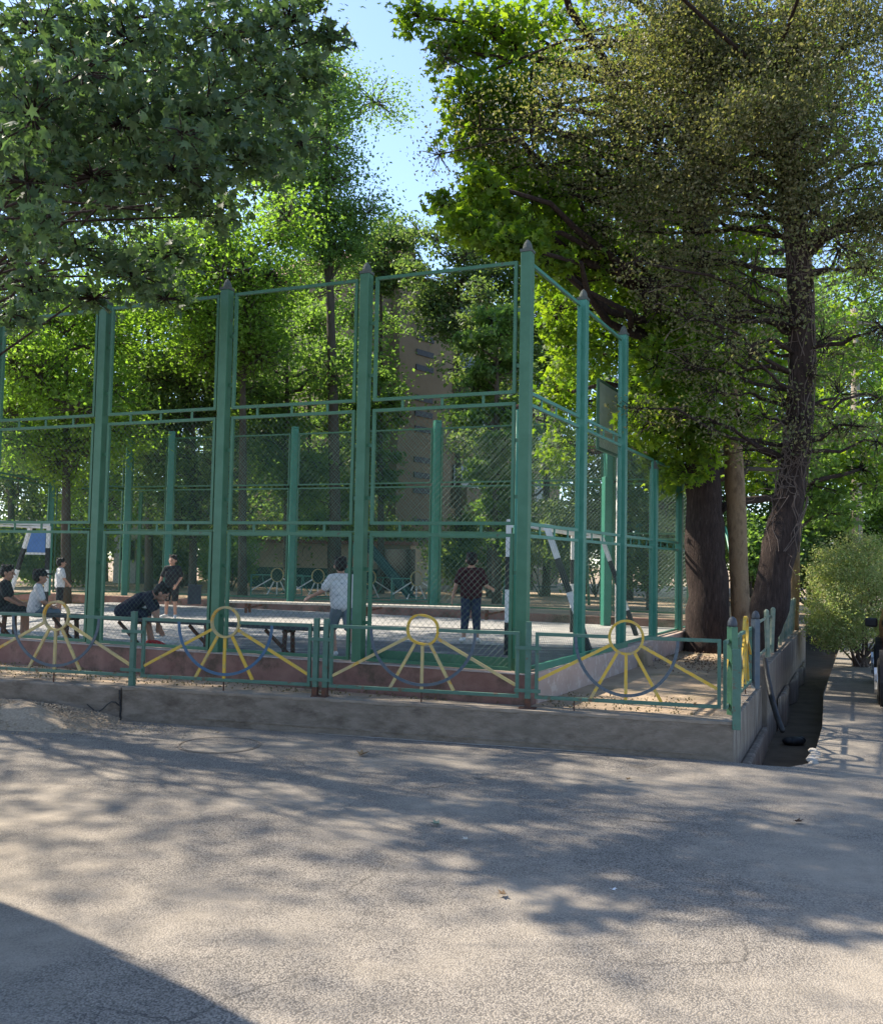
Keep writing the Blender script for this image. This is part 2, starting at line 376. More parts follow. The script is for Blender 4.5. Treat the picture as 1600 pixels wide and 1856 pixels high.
# ================================================================ SETTING
C0 = V((2.743, 8.80)); WD = V((-.9707, .2403)); WN = V((-.2403, -.9707))   # low wall: corner, direction, outward normal
RD = V((.403, .9152)); RN = V((.9152, -.403))                            # right wall direction and outward normal
K0 = V((.87, 9.84)); FD = V((-.918, .396)); FN = V((-.396, -.918)); SD = V((.439, .8985)); SN = V((.8985, -.439))
def W2(s, n=0): p = C0 + WD * s + WN * n; return p
def S2(s, n=0): p = C0 + RD * s + RN * n; return p
def K2(s, n=0): p = K0 + FD * s + FN * n; return p
def Q2(s, n=0): p = K0 + SD * s + SN * n; return p
def v3(p, z): return V((p[0], p[1], z))

def sheet(name, poly, z, mat):
    mb = MB(); mb.add([(p[0], p[1], z) for p in poly], [tuple(range(len(poly)))])
    return tag(mb.build(name, mat), kind='structure')
DR0 = gp(1471, 1383, 0)
sheet('ground', [(-400, -200), (400, -200), (400, 700), (-400, 700)], -.40, 'ditch')
sheet('road', [(-300, -100), (300, -100), (300, 600), (DR0.x + .44 * 590, DR0.y + 590), (DR0.x + .44 * 12 + .05, DR0.y + 12), (DR0.x + .44 * 5 - .05, DR0.y + 5), (DR0.x + .44 * 2 + .03, DR0.y + 2), (DR0.x, DR0.y), (3.2, 8.62), (2.95, 8.68), tuple(W2(-.02, .02)), tuple(W2(6.3, .015)), tuple(W2(200, 0))], 0, 'asphalt')
# side of the road slab above the ditch
mb = MB()
e = [(DR0.x + .44 * 60, DR0.y + 60), (DR0.x + .44 * 12 + .05, DR0.y + 12), (DR0.x + .44 * 5 - .05, DR0.y + 5), (DR0.x + .44 * 2 + .03, DR0.y + 2), (DR0.x, DR0.y), (3.2, 8.62), (2.95, 8.68), (2.76, 8.78)]
for a, b in zip(e[:-1], e[1:]):
    mb.add([(a[0], a[1], -.003), (b[0], b[1], -.003), (b[0], b[1], -.42), (a[0], a[1], -.42)], [(0, 1, 2, 3)])
tag(mb.build('ditch_bank', 'concrete2'), kind='structure')
# earth behind the walls
sheet('dirt_ground', [tuple(W2(0.2, -.12)), tuple(W2(200, -.12)), (-300, 600), (S2(600, -.1)[0], S2(600, -.1)[1]), tuple(S2(0.1, -.12))], .335, 'dirt')
# raised court slab
mb = MB()
mb.prism([tuple(Q2(12.4, -.12)), tuple(K2(0.1, -.12)), tuple(K2(16, -.12)), tuple(K2(16, -.12) + SD * 12)], .30, .50)
tag(mb.build('court_floor', 'court'), kind='structure')
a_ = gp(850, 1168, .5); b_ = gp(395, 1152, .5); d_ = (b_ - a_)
M['courtdark'] = nmat('mottled_dark_court', (.075, .075, .085), (.12, .12, .125), .7, 3, .3, 40, c3=(.24, .235, .23), s3=2.2, t3=(.54, .62), stretch=(.5, 1.6, 1))
sheet('near_court_sheet', [tuple(K2(4.3, -.14)), tuple(K2(-.0, -.14) + SD * .1), tuple(Q2(5.2, -.2)), (a_.x - d_.x * .1, a_.y - d_.y * .1), (b_.x, b_.y)], .504, 'courtdark')  # darker mottled sheet over the near part of the floor
# far terrace beyond the court
BK0 = gp(1000, 1127, .5)
mb = MB()
bk = lambda s, n=0: (BK0[0] + FD[0] * s - FN[0] * n, BK0[1] + FD[1] * s - FN[1] * n)
mb.prism([bk(-3, 0), bk(-3, 200), bk(60, 200), bk(60, 0)], .32, .67)
tag(mb.build('terrace_ground', 'dirt'), kind='structure')

# low concrete wall
root = empty('low_wall', v3(W2(0), 0), 0, 'long stained concrete retaining wall carrying the sun railings beside the road', 'wall')
mb = MB(); mb.prism([tuple(W2(0, 0)), tuple(W2(0.0, -.3)), tuple(W2(6.38, -.3)), tuple(W2(6.38, 0))], -.41, .36)
mb.build('wall_section', 'concrete', root, root.location, bevel=.012)
mb = MB(); N = 120
for i in range(N + 1):
    q = i / N * 6.36; j_ = .012 + random.uniform(-.004, .004)
    for n_, z_ in ((.006, .325 + j_), (.007 + random.uniform(0, .004), .3635), (-.305, .3635)): mb.v.append(v3(W2(.01 + q, n_), z_))
for i in range(N):
    for k_ in range(2): a_ = i * 3 + k_; mb.f.append((a_, a_ + 3, a_ + 4, a_ + 1))
mb.build('coping', 'walltop', root, root.location)
# chipped crack and form-board ledges on the wall face
mb = MB(); z_ = -.0; x_ = 6.385; pts_ = []
while z_ < .36: pts_.append(v3(W2(x_, .004), z_)); z_ += .03; x_ += random.uniform(-.012, .012)
mb.tube(pts_, .011, 5)
pts_ = [v3(W2(6.4 + i * .05, .004 - .0), .16 + .05 * math.sin(i * .9) - i * .006) for i in range(9)]; mb.tube(pts_, .007, 5)
mb.build('crack', 'black', root, root.location)
mb = MB()
for z0_, sA, sB in ((.055, .2, 3.4), (.07, 3.5, 5.6)): mb.bar(v3(W2(sA, .004), z0_), v3(W2(sB, .004), z0_ + .012), .012, .014)
mb.build('form_ledge', 'concrete', root, root.location)
mb = MB(); mb.prism([tuple(W2(6.40, -.025)), tuple(W2(6.40, -.32)), tuple(W2(14, -.32)), tuple(W2(14, -.025))], -.41, .355)
mb.build('wall_section', 'concrete', root, root.location, bevel=.02)
root = empty('side_wall', v3(S2(0), 0), 0, 'short concrete wall end turning the corner along the ditch', 'wall')
mb = MB(); mb.prism([tuple(S2(.004, .002)), tuple(S2(3.0, .002)), tuple(S2(3.0, -.24)), tuple(S2(.32, -.24))], -.41, .363)
mb.build('wall_section', 'concrete2', root, root.location, bevel=.012)
mb = MB(); mb.prism([tuple(S2(.6, .10)), tuple(S2(2.95, .08)), tuple(S2(2.95, 0.004)), tuple(S2(.02, 0.004)), tuple(S2(.05, .05))], -.41, -.12)
mb.build('footing', 'concrete2', root, root.location, bevel=.03)
root = empty('ditch_wall', v3(S2(3.1), 0), 0, 'taller streaked concrete wall under the picket railing beside the ditch', 'wall')
mb = MB(); mb.prism([tuple(S2(3.12, .06)), tuple(S2(12.0, .10)), tuple(S2(12.0, -.2)), tuple(S2(3.12, -.2))], -.41, .60)
mb.build('wall_section', 'concrete2', root, root.location, bevel=.015)
mb = MB()
for s in (4.4, 7.0, 9.6): mb.prism([tuple(S2(s, .085)), tuple(S2(s + .5, .17)), tuple(S2(s + 1.4, .15)), tuple(S2(s + 1.8, .085))], -.41, random.uniform(-.05, .2))
mb.build('buttress', 'concrete2', root, root.location, bevel=.03)

# curbs of the court
root = empty('court_curb', v3(K2(0), .3), 0, 'dark red painted curb under the near side of the green cage', 'curb')
mb = MB(); mb.prism([tuple(K2(-.12, .14)), tuple(K2(15, .14)), tuple(K2(15, -.13)), tuple(K2(-.12, -.13))], .3, .653)
mb.build('curb_body', 'curbred', root, root.location, bevel=.012)
mb = MB(); mb.prism([tuple(K2(-.125, .145)), tuple(K2(15, .145)), tuple(K2(15, -.125)), tuple(K2(-.125, -.125))], .6532, .659)
mb.build('curb_top', 'curbpink', root, root.location)
root = empty('pale_curb', v3(Q2(0), .3), 0, 'curb coloured a sunlit pale pink running back from the cage corner to the tree', 'curb')
mb = MB(); mb.prism([tuple(Q2(.15, .13)), tuple(Q2(12.4, .13)), tuple(Q2(12.4, -.13)), tuple(Q2(.15, -.13))], .3, .657)
mb.build('curb_body', 'curbpink', root, root.location, bevel=.015)  # side curb coloured paler to stand for sunlight on that face
root = empty('back_curb', (BK0[0], BK0[1], .5), 0, 'brown curb step at the far edge of the court below the pale bench', 'curb')
mb = MB(); mb.prism([bk(-3, -.18), bk(-3, .01), bk(26, .01), bk(26, -.18)], .45, .675)
mb.build('curb_body', 'curbred', root, root.location, bevel=.012)
for (px, py, sx, lab) in ((1088, 1212, .32, 'small brown concrete block against the pale curb, nearer the sun railing'), (1150, 1205, .42, 'sunlit orange concrete block against the pale curb, nearer the thick trunk')):
    p = gp(px, py, .34); o = MB().box((0, 0, .12), (sx, .5, .30)).build('concrete_block', 'dirt' if sx > .4 else 'curbred', bevel=.02)
    o.location = (p.x, p.y, .33); o.rotation_euler = (0, 0, math.atan2(SD[1], SD[0]) - R(90)); tag(o, lab, 'block', 'concrete blocks by the curb')

# rubble heap
mb = MB(); hp = gp(90, 1345, 0); nx, ny = 46, 22
c_ = V((-4.55, 9.75))
for j in range(ny + 1):
    for i in range(nx + 1):
        u = i / nx * 2 - 1; v_ = j / ny * 2 - 1
        p = V(W2(8.1, .42)) + WD * (u * 1.75) - WN * (-v_ * .55)
        hh = max(0, 1 - (u * u) ** 1.5) * max(0, (1 - ((v_ + .15) ** 2))) * .17
        if v_ < 0: hh = max(0, 1 - (u * u) ** 1.5) * .17 * (1 - .12 * abs(v_))
        hh = hh * (.75 + .25 * math.sin(u * 9 + v_ * 3)) + random.uniform(0, .02) * (hh > .005)
        mb.v.append(V((p[0], p[1], hh - .004)))
for j in range(ny):
    for i in range(nx):
        a = j * (nx + 1) + i; mb.f.append((a, a + 1, a + nx + 2, a + nx + 1))
tag(mb.build('gravel_heap', 'gravel', smooth=True), 'low heap of pale gravel and sand against the cracked wall', 'gravel', kind='stuff')
mb = MB()
for i in range(5200):
    u = random.gauss(0, .55); vv = abs(random.gauss(0, .38)); p = V(W2(7.9 + u * 1.7, .08 + vv * .95))
    hh = max(0, 1 - abs(u) ** 3) * max(0, 1 - vv) * .16; s = random.uniform(.004, .013)
    mb.ell((p[0], p[1], hh + s * .4), (s * random.uniform(.8, 1.4), s, s * .7), 5, 3)
tag(mb.build('pebbles', 'gravel'), 'loose pebbles spilled over the gravel heap and road edge', 'pebbles', kind='stuff')

# ================================================================ CAGE
def wire_panel(w_, h, pitch=.07, r=.0013):
    """diamond mesh in the local XZ plane, x 0..w, z 0..h"""
    mb = MB(); 
    for sgn in (1, -1):
        k = -h
        while k < w_:
            # line x = k + z (or mirrored)
            z0 = max(0, -k); z1 = min(h, w_ - k)
            if z1 - z0 > .01:
                a = V((k + z0, 0, z0)); b = V((k + z1, 0, z1))
                if sgn < 0: a.x = w_ - a.x; b.x = w_ - b.x
                a.y = b.y = .002 * sgn
                t = (b - a).normalized(); x = V((-t.z, 0, t.x)) * r; y = V((0, r, 0))
                mb.add([a - x, a + y, a + x, b - x, b + y, b + x], [(0, 1, 4, 3), (1, 2, 5, 4), (2, 0, 3, 5)])
            k += pitch
    return mb
def frame(w_, h, t=.045, d=.035):
    mb = MB()
    mb.box((w_ / 2, 0, t / 2), (w_, d, t)); mb.box((w_ / 2, 0, h - t / 2), (w_, d, t))
    mb.box((t / 2, 0, h / 2), (t, d * .98, h - 2 * t)); mb.box((w_ - t / 2, 0, h / 2), (t, d * .98, h - 2 * t))
    return mb
SP = 1.93; PW = .118
def post_mesh(h, w_=PW):
    mb = MB(); mb.box((0, 0, h / 2), (w_, w_, h))
    return mb
def cap_mesh(h, w_=PW):
    mb = MB(); mb.box((0, 0, h + .015), (w_ * 1.1, w_ * 1.1, .03))
    mb.tube([(0, 0, h + .03), (0, 0, h + .05), (0, 0, h + .09), (0, 0, h + .125), (0, 0, h + .145)], [w_ * .45, w_ * .46, w_ * .38, w_ * .22, w_ * .04], 12)
    return mb
ROWS = [(.672, 2.11), (2.20, 3.51), (3.60, 5.03)]
def cage_side(name, label, fn, dirv, n, post_h, skip=(), start=0, rows=ROWS, hs=None, pmat='green', wmat='wire', sp=SP, pw=PW, base=.655, pitch=.07, fr=.036, ftop=None):
    root = empty(name, v3(fn(0), base), 0, label, 'sports fence')
    ang = math.atan2(dirv[1], dirv[0]); off = root.location
    pm = cm = None
    for k in range(start, n + 1):
        hgt = (hs[k] if hs else post_h); p = fn(k * sp) - fn(0)
        if pm is None or hs:
            po = post_mesh(hgt, pw).build('post', pmat, root, bevel=.006); cp = cap_mesh(hgt, pw).build('cap', 'capgrey' if pw > .1 else pmat, po, smooth=False)
            pm = po
        else:
            po = copy_tree(pm, root)
        po.location = (p[0], p[1], 0); po.rotation_euler = (random.uniform(-.002, .002), random.uniform(-.003, .003), ang)
    pw_ = sp - pw - .11; cache = {}
    for k in range(0, n):
        for ri, (z0, z1) in enumerate(rows):
            if (k, ri) in skip: continue
            if ri not in cache:
                f_ = frame(pw_, z1 - z0, fr).build('panel_frame', pmat, root)
                if ri < 2 or name != 'cage_fence':
                    g_ = wire_panel(pw_ - 2 * fr, z1 - z0 - 2 * fr, pitch).build('wire_mesh', wmat, f_); g_.location = (fr, .004, fr)
                cache[ri] = f_; o = f_
            else: o = copy_tree(cache[ri], root)
            p = fn(k * sp + pw / 2 + .055) - fn(0)
            o.location = (p[0], p[1], z0 - base); o.rotation_euler = (0, 0, ang)
    # lugs joining frames to posts, and spacers between the frames
    lug = spc = None
    for k in range(0, n + 1):
        for z in (1.1, 1.7, 2.5, 3.1, 3.9, 4.5):
            for d in (-1, 1):
                kk = k if d > 0 else k - 1
                if kk < 0 or kk >= n or (z > 3.6 and (kk, 2) in skip): continue
                p = fn(k * sp + d * (pw / 2 + .027)) - fn(0)
                if lug is None: lug = o = MB().box((0, 0, 0), (.056, .012, .04)).build('fixing_lug', pmat, root)
                else: o = copy_tree(lug, root)
                o.location = (p[0], p[1], z - base); o.rotation_euler = (0, 0, ang)
    for k in range(n):
        for ri in (0, 1):
            if (k, ri + 1) in skip: continue
            for q in (.25, .5, .75):
                p = fn((k + q) * sp) - fn(0)
                if spc is None: spc = o = MB().box((0, 0, 0), (.03, .012, rows[1][0] - rows[0][1])).build('spacer', pmat, root)
                else: o = copy_tree(spc, root)
                o.location = (p[0], p[1], (rows[ri][1] + rows[ri + 1][0]) / 2 - base); o.rotation_euler = (0, 0, ang)
    return root
cage_side('cage_fence', 'tall green wire cage side facing the road, its capped posts nearest the railing', lambda s: K2(s, 0), FD, 5, 4.28, hs=[4.45, 4.42, 4.42, 4.42, 4.42, 4.42])
cage_side('cage_fence', 'green wire cage side running back from the corner towards the thick trunk', lambda s: Q2(s, 0), SD, 6, 4.3, hs=[4.45, 4.44, 4.44, 2.7, 2.7, 2.7, 2.7],
          start=1, pmat='teal', rows=ROWS, skip={(k, 2) for k in range(2, 6)}, pitch=.07)
# skirting boards
root = empty('skirting_board', v3(Q2(.1, .09), .66), 0, 'turquoise steel skirting bar lit along the foot of the side cage', 'bar')
mb = MB(); mb.bar(v3(Q2(.1, .11), .70), v3(Q2(1.85, .11), .70), .012, .075); mb.bar(v3(Q2(2.05, .11), .70), v3(Q2(3.8, .11), .70), .012, .075)
mb.build('bar', 'teal', root, root.location)
root = empty('skirting_board', v3(K2(.1, -.10), .66), 0, 'green steel skirting board between the corner post and the second post', 'bar')
mb = MB(); mb.bar(v3(K2(.1, -.10), .73), v3(K2(1.84, -.10), .73), .012, .13); mb.build('board', 'green', root, root.location)
# slim bright post beside the corner
p = at(938, 742, 10.6)
root = empty('slim_post', (p.x, p.y, .5), 0, 'slim bright green post just behind the big corner post', 'post')
MB().tube([(0, 0, 0), (0, 0, p.z - .5)], .03, 10).build('tube', 'teal', root, smooth=True)
MB().ell((0, 0, p.z - .48), (.036, .036, .04)).build('cap', 'rust', root, smooth=True)

# back fence (one bay repeated between the posts read off the photo)
bpts = [at(1260, 750, 20.6), at(1103, 750, 21.3), at(793, 750, 23.0), at(535, 767, 24.6), at(312, 777, 26.0), at(236, 786, 26.6)]
lpts = [bpts[-1], at(98, 782, 25.6), at(-40, 770, 21.5), at(-190, 770, 17.5)]
def poly_fence(name, label, pts, skipfirst=False, wm='wireback'):
    zb = .67; root = empty(name, (pts[0].x, pts[0].y, zb), 0, label, 'sports fence')
    hgt = 4.55; first = None
    for i, p in enumerate(pts):
        if i == 0 and skipfirst: continue
        if first is None:
            first = post_mesh(hgt, .17).build('post', 'teal', root, bevel=.01); MB().box((0, 0, hgt + .03), (.16, .16, .05)).build('cap', 'teal', first); po = first
        else: po = copy_tree(first, root)
        po.location = (p.x - pts[0].x, p.y - pts[0].y, 0); po.rotation_euler = (0, 0, .4)
    for a, b in zip(pts[:-1], pts[1:]):
        d = V((b.x - a.x, b.y - a.y)); L = d.length; ang = math.atan2(d.y, d.x)
        for z0, z1 in ((.75, 2.42), (2.50, 3.66), (3.72, 5.1)):
            mbf = frame(L - .25, z1 - z0, .04); f_ = mbf.build('panel_frame', 'green', root)
            f_.location = (a.x - pts[0].x + d.x / L * .125, a.y - pts[0].y + d.y / L * .125, z0 - zb); f_.rotation_euler = (0, 0, ang)
            g_ = wire_panel(L - .33, z1 - z0 - .08, .09, .0019).build('wire_mesh', wm, f_); g_.location = (.04, .004, .04)
    return root
poly_fence('cage_fence', 'far green wire cage side behind the pale bench, in front of the brown building', bpts)
poly_fence('cage_fence', 'far end of the green wire cage behind the goal with a blue board', lpts, True)
p = at(256, 892, 27.2); root = empty('gate_post', (p.x, p.y, .67), 0, 'thin dark post standing in the far wire fence behind the boy in black', 'post')
MB().box((0, 0, (p.z - .67) / 2), (.09, .09, p.z - .67)).build('tube', 'green', root)

# ================================================================ SUN RAILINGS
def sun_panel(w_, h=.66, ring='yellow', rays='yellow', arc='bluegrey', fr='rail', label=None, rr=.16, name='sun_railing_panel', bent=0, pin=.5, group='sun railing panels on the low wall'):
    root = empty(name, (0, 0, 0), 0, label, 'railing panel', group); t = .034; c = w_ / 2
    mb = MB(); mb.box((w_ / 2, 0, t / 2), (w_, t, t)); mb.box((t / 2, 0, h / 2), (t, t * .97, h - 2 * t)); mb.box((w_ - t / 2, 0, h / 2), (t, t * .97, h - 2 * t))
    mb.box(((c - rr) / 2, 0, h - t / 2), (c - rr, t, t)); mb.box((w_ - (c - rr) / 2, 0, h - t / 2), (c - rr, t, t))
    mb.build('frame', fr, root, bevel=.003)
    zc = h - t / 2; N = 40; mb = MB()
    rg = [V((c + math.cos(2 * math.pi * k / N) * rr, .0, zc + math.sin(2 * math.pi * k / N) * (rr * (1 + .10 * bent * math.sin(2 * math.pi * k / N * 2 + 1))))) for k in range(N + 1)]
    for a, b in zip(rg[:-1], rg[1:]): mb.bar(a, b + (b - a) * .12, .035, .024, up=(a + b) / 2 - V((c, 0, zc)))
    mb.build('ring', ring, root)
    for a in (-62, -29, 0, 29, 62):
        d = V((math.sin(R(a)), 0, -math.cos(R(a)))); s0 = V((c, 0, zc)) + d * (rr + .004)
        L = (zc - t) / math.cos(R(a)) if abs(a) < 50 else (c - t) / abs(math.sin(R(a))); L = min(L, (zc - t) / math.cos(R(a)))
        MB().bar(s0, V((c, 0, zc)) + d * L, .030, .022, up=V((0, 1, 0))).build('ray', rays, root)
    mb = MB(); rx, rz = w_ * .275, h * .83; prev = None
    for k in range(31):
        th = math.pi + math.pi * k / 30; q = V((c + rx * math.cos(th), .012, h - t + rz * math.sin(th)))
        if prev: mb.bar(prev, q + (q - prev) * .1, .012, .030, up=V((0, 0, 1)) if abs(q.x - prev.x) > abs(q.z - prev.z) else V((1, 0, 0)))
        prev = q
    mb.build('arc', arc, root)
    MB().box((w_ * pin, 0, -.04), (.012, .012, .16)).build('pin', 'rust', root)
    return root
ZR = .462
def put(o, s, n=-.13, z=ZR):
    p = W2(s, n); o.location = (p[0], p[1], z); o.rotation_euler = (0, 0, math.atan2(WD.y, WD.x) + math.pi * 0)
defs = [(.10, 1.77, 'sun railing panel beside the corner, brightest yellow rays and blue grey arc', 'yellow', 'yellow', 'bluegrey', 0, .78),
        (2.03, 2.00, 'sun railing panel with a dented ring beside the rust footed post', 'yellow', 'yelfade', 'bluegrey', 1, .5),
        (4.24, 1.99, 'sun railing panel with a bright blue arc in front of the bending boy', 'yelfade', 'yellow', 'blue', 0, .5),
        (6.32, 2.02, 'sun railing panel with the palest faded rays above the gravel heap', 'yelfade', 'yelfade', 'bluegrey', 0, .5)]
for s, w_, lab, r1, r2, r3, bt, pn in defs:
    o = sun_panel(w_, .655, r1, r2, r3, 'rail', lab, bent=bt, pin=pn); put(o, s)
# posts of the low railing
def rail_post(s, h, lab, dbl=False, rusty=True, n=-.13, w_=.055):
    p = W2(s, n); root = empty('railing_post', (p[0], p[1], .36), math.atan2(WD.y, WD.x), lab, 'post', 'posts of the low railing')
    xs = (-.055, .055) if dbl else (0,)
    for x in xs:
        MB().box((x, 0, h / 2 + .05), (w_, w_, h - .1)).build('upright', 'rail', root, bevel=.004)
        mb = MB(); mb.box((x, 0, .05), (w_ * 1.05, w_ * 1.05, .1)); mb.build('foot', 'rust' if rusty else 'rail', root)
    for z in (.18, .60): MB().box((0, .03, z), (.26, .012, .035)).build('bracket', 'rail', root)
    if rusty: MB().box((0, 0, .006), (.17, .12, .012)).build('base_plate', 'rust', root)
    return root
rail_post(1.94, .86, 'single railing post with a rusty foot in front of the cage corner')
rail_post(4.13, .82, 'pair of slim railing posts with a rusty foot left of the boy in printed white', dbl=True).__setitem__('label', 'twin slim railing posts on a shared rusty foot near the boy in printed white')
rail_post(6.34, .82, 'slim green railing post above the wall crack by the bending boy', rusty=False)
# corner posts
root = empty('corner_plate_post', v3(W2(.02, .0), 0), 0, 'flat green corner post standing proud of the wall end', 'post', 'posts of the low railing')
mb = MB(); mb.box(tuple(W2(-.03, .03)) + (.67,), (.075, .05, .74), math.atan2(WD.y, WD.x)); mb.build('upright', 'rail', root, root.location, bevel=.004)
def cap_post(px, py0, Y, h, lab, mat_, capm):
    p = at(px, py0, Y); root = empty('capped_post', (p.x, p.y, .36), .4, lab, 'post', 'posts of the low railing')
    MB().box((0, 0, (p.z - .36) / 2), (.075, .075, p.z - .36)).build('upright', mat_, root, bevel=.004)
    mb = MB(); z = p.z - .36; mb.tube([(0, 0, z), (0, 0, z + .02), (0, 0, z + .05), (0, 0, z + .085), (0, 0, z + .1)], [.045, .048, .045, .03, .005], 12)
    mb.build('cap', capm, root, smooth=True)
cap_post(1327, 1136, 9.25, 1, 'dark green post with a domed grey cap behind the corner panel', 'green', 'capdark')
cap_post(1369, 1122, 11.3, 1, 'blue grey post with a ball cap at the far end of the side panels', 'bluegrey', 'capdark')
for s, lab in ((.22, 'edge on sun railing panel nearest the corner along the ditch'), (1.5, 'edge on sun railing panel between the capped posts along the ditch')):
    o = sun_panel(1.2, .655, 'yellow', 'yellow', 'bluegrey', 'rail', lab, group='sun railing panels along the ditch')
    p = S2(s, -.10); o.location = (p[0], p[1], .44); o.rotation_euler = (0, 0, math.atan2(RD.y, RD.x))
# picket railing
root = empty('picket_railing', v3(S2(3.3, -.05), .6), 0, 'faded green picket railing on the taller ditch wall behind the leaning trunk', 'railing')
s = 4.3; pk = None
while s < 11.6:
    p = S2(s, -.04); b_ = v3(p, .6) - root.location
    if pk is None:
        mb = MB(); mb.tube([(0, 0, 0), (0, 0, .62), (0, 0, .645)], [.036, .036, .014], 6); pk = mb.build('picket', 'railpale', root)
        q = pk
    else: q = copy_tree(pk, root)
    q.location = b_ + V((random.uniform(-.01, .01), 0, 0)); q.rotation_euler = (random.uniform(-.05, .05), random.uniform(-.05, .05), 0)
    s += .72
for z in (.70, 1.12):
    MB().bar(v3(S2(3.25, -.065), z), v3(S2(11.7, -.065), z), .02, .03).build('rail', 'railpale', root, root.location)

# far sun panels behind the court
p0 = at(540, 1060, 24.5)
far_labels = ['small distant sun railing nearest the clearing with the boy in black', 'small distant sun railing between two far cage posts', 'dim distant sun railing behind the bright mesh glare', 'dim distant sun railing beside the dark doorway']
for i, (px, Y) in enumerate(((497, 27.5), (571, 26.8), (665, 26.4), (750, 26.0))):
    o = sun_panel(1.7, .62, 'yelfade', 'white', 'teal', 'teal', far_labels[i], rr=.2, group='sun railings beyond the court')
    q = at(px, 1056, Y); o.location = (q.x - .6, q.y - .45, .71); o.rotation_euler = (0, 0, R(38))

# ================================================================ COURT FURNITURE
def bench(name, label, a, b, ztop, zg, wood='wood', wd=.28, th=.045, legs=3, leg='rust', slats=2):
    a, b = V(a), V(b); root = empty(name, (a.x, a.y, zg), 0, label, 'bench'); d = (b - a).normalized(); nrm = V((-d.y, d.x, 0))
    for i in range(slats):
        o_ = nrm * ((i - (slats - 1) / 2) * wd / slats)
        MB().bar(a + o_ + V((0, 0, ztop)), b + o_ + V((0, 0, ztop)), wd / slats - .02, th).build('plank', wood, root, root.location + V((0, 0, 0)), bevel=.005)
    L = (b - a).length; nl = legs
    for i in range(nl):
        q = a + d * (L * (.08 + .84 * i / max(1, nl - 1)))
        mb = MB(); mb.bar(q - nrm * wd * .4 + V((0, 0, zg)), q - nrm * wd * .3 + V((0, 0, ztop - th / 2)), .05); mb.bar(q + nrm * wd * .4 + V((0, 0, zg)), q + nrm * wd * .3 + V((0, 0, ztop - th / 2)), .05)
        mb.bar(q - nrm * wd * .45 + V((0, 0, ztop - th / 2 - .02)), q + nrm * wd * .45 + V((0, 0, ztop - th / 2 - .02)), .04)
        mb.bar(q + d * .35 + V((0, 0, ztop - th)), q + V((0, 0, zg + .1)), .035)
        mb.build('leg', leg, root, root.location)
    return root
A = v3(K2(2.9, -.8), 0); B = v3(K2(8.6, -.8), 0)
bench('bench', 'dark plank bench inside the cage where three boys sit', A, B, .93, .5, legs=5)
a = gp(410, 1090, .90); b = gp(925, 1104, .90)
bench('bench', 'long pale worn bench along the far edge of the court', V((a.x, a.y, 0)), V((b.x, b.y, 0)), .90, .68, 'benchwhite', legs=3, slats=2)

def goal(label, pA, pB, h, depth, dirb):
    """striped goal frame; A, B feet of the posts, back direction dirb"""
    root = empty('goal_frame', pA, 0, label, 'goal', 'striped goal frames')
    w_ = .07
    def striped(a, b, nm):
        a, b = V(a), V(b); n = 4; o = MB().bar(a, b, w_).build(nm, 'white', root, root.location)
        for i in (0, 2):
            MB().bar(a.lerp(b, i / n), a.lerp(b, (i + 1) / n), w_ + .006).build('black_band', 'black', o, root.location)
    up = V((0, 0, h)); bk_ = V(dirb).normalized() * depth
    striped(pA, pA + up, 'post'); striped(pB, pB + up, 'post')
    MB().bar(pA + up + V((0, 0, .035)), pB + up + V((0, 0, .035)), w_).build('crossbar', 'white', root, root.location)
    for p in (pA, pB):
        m_ = p + up * .99 + bk_ * .45
        MB().bar(p + up * .985, m_, .045).build('top_stay', 'white', root, root.location)
        striped(p + bk_ * 1.0, m_, 'back_stay')
    MB().bar(pA + up * .99 + bk_ * .45, pB + up * .99 + bk_ * .45, .04).build('rear_bar', 'white', root, root.location)
    return root
gA = gp(918, 1188, .5); gB = gp(1036, 1146, .5)
goal('white and black striped goal frame beside the cage corner post', gA, gB, 1.85, 1.25, (SN.x, SN.y, 0))
g2 = gp(82, 1112, .5); g2.z = .5
goal('striped goal frame with a blue board at the far end of the court', g2, g2 + V((-1.5, -3.2, 0)), 1.9, 1.1, (-.9, .3, 0))
# blue board
p = at(66, 984, 21.9); root = empty('blue_board', (p.x, p.y, p.z - .25), 0, 'small blue backboard above the distant striped goal', 'board')
MB().box((0, 0, .25), (.42, .03, .48)).build('panel', 'bluebrd', root, bevel=.005); MB().box((0, -.02, .0), (.5, .02, .05)).build('edge_bar', 'white', root)
# basketball backboard with pole
pA_ = at(1084, 688, 15.8); d = V((SD.x, SD.y, 0)); root = empty('basketball_hoop', gp(1119, 1146, .5), 0, 'faded basketball backboard on a white pole inside the cage side', 'basketball hoop')
z0, z1 = at(1084, 812, 15.8).z, pA_.z; base_ = V((pA_.x, pA_.y, 0)); ctr = base_ + d * .9
MB().box((ctr.x, ctr.y, (z0 + z1) / 2), (1.8, .03, z1 - z0), math.atan2(d.y, d.x)).build('backboard', 'board', root, root.location, bevel=.004)
nb = V((-SN.x, -SN.y, 0))
mb = MB()
for zz in (z0, z1): mb.bar(base_ + V((0, 0, zz)), base_ + d * 1.8 + V((0, 0, zz)), .05)
for q in (0, 1.8): mb.bar(base_ + d * q + V((0, 0, z0)), base_ + d * q + V((0, 0, z1)), .05)
mb.build('board_frame', 'green', root, root.location)
mb = MB(); hc = ctr + nb * .38 + V((0, 0, z0 + .12)); pr = None
for k in range(25):
    q = hc + V((math.cos(k / 24 * 2 * math.pi), math.sin(k / 24 * 2 * math.pi), 0)) * .225
    if pr: mb.bar(pr, q, .02)
    pr = q
mb.bar(hc - nb * .2, ctr + V((0, 0, z0 + .12)), .12, .1); mb.build('rim', 'rust', root, root.location)
fp = root.location.copy()
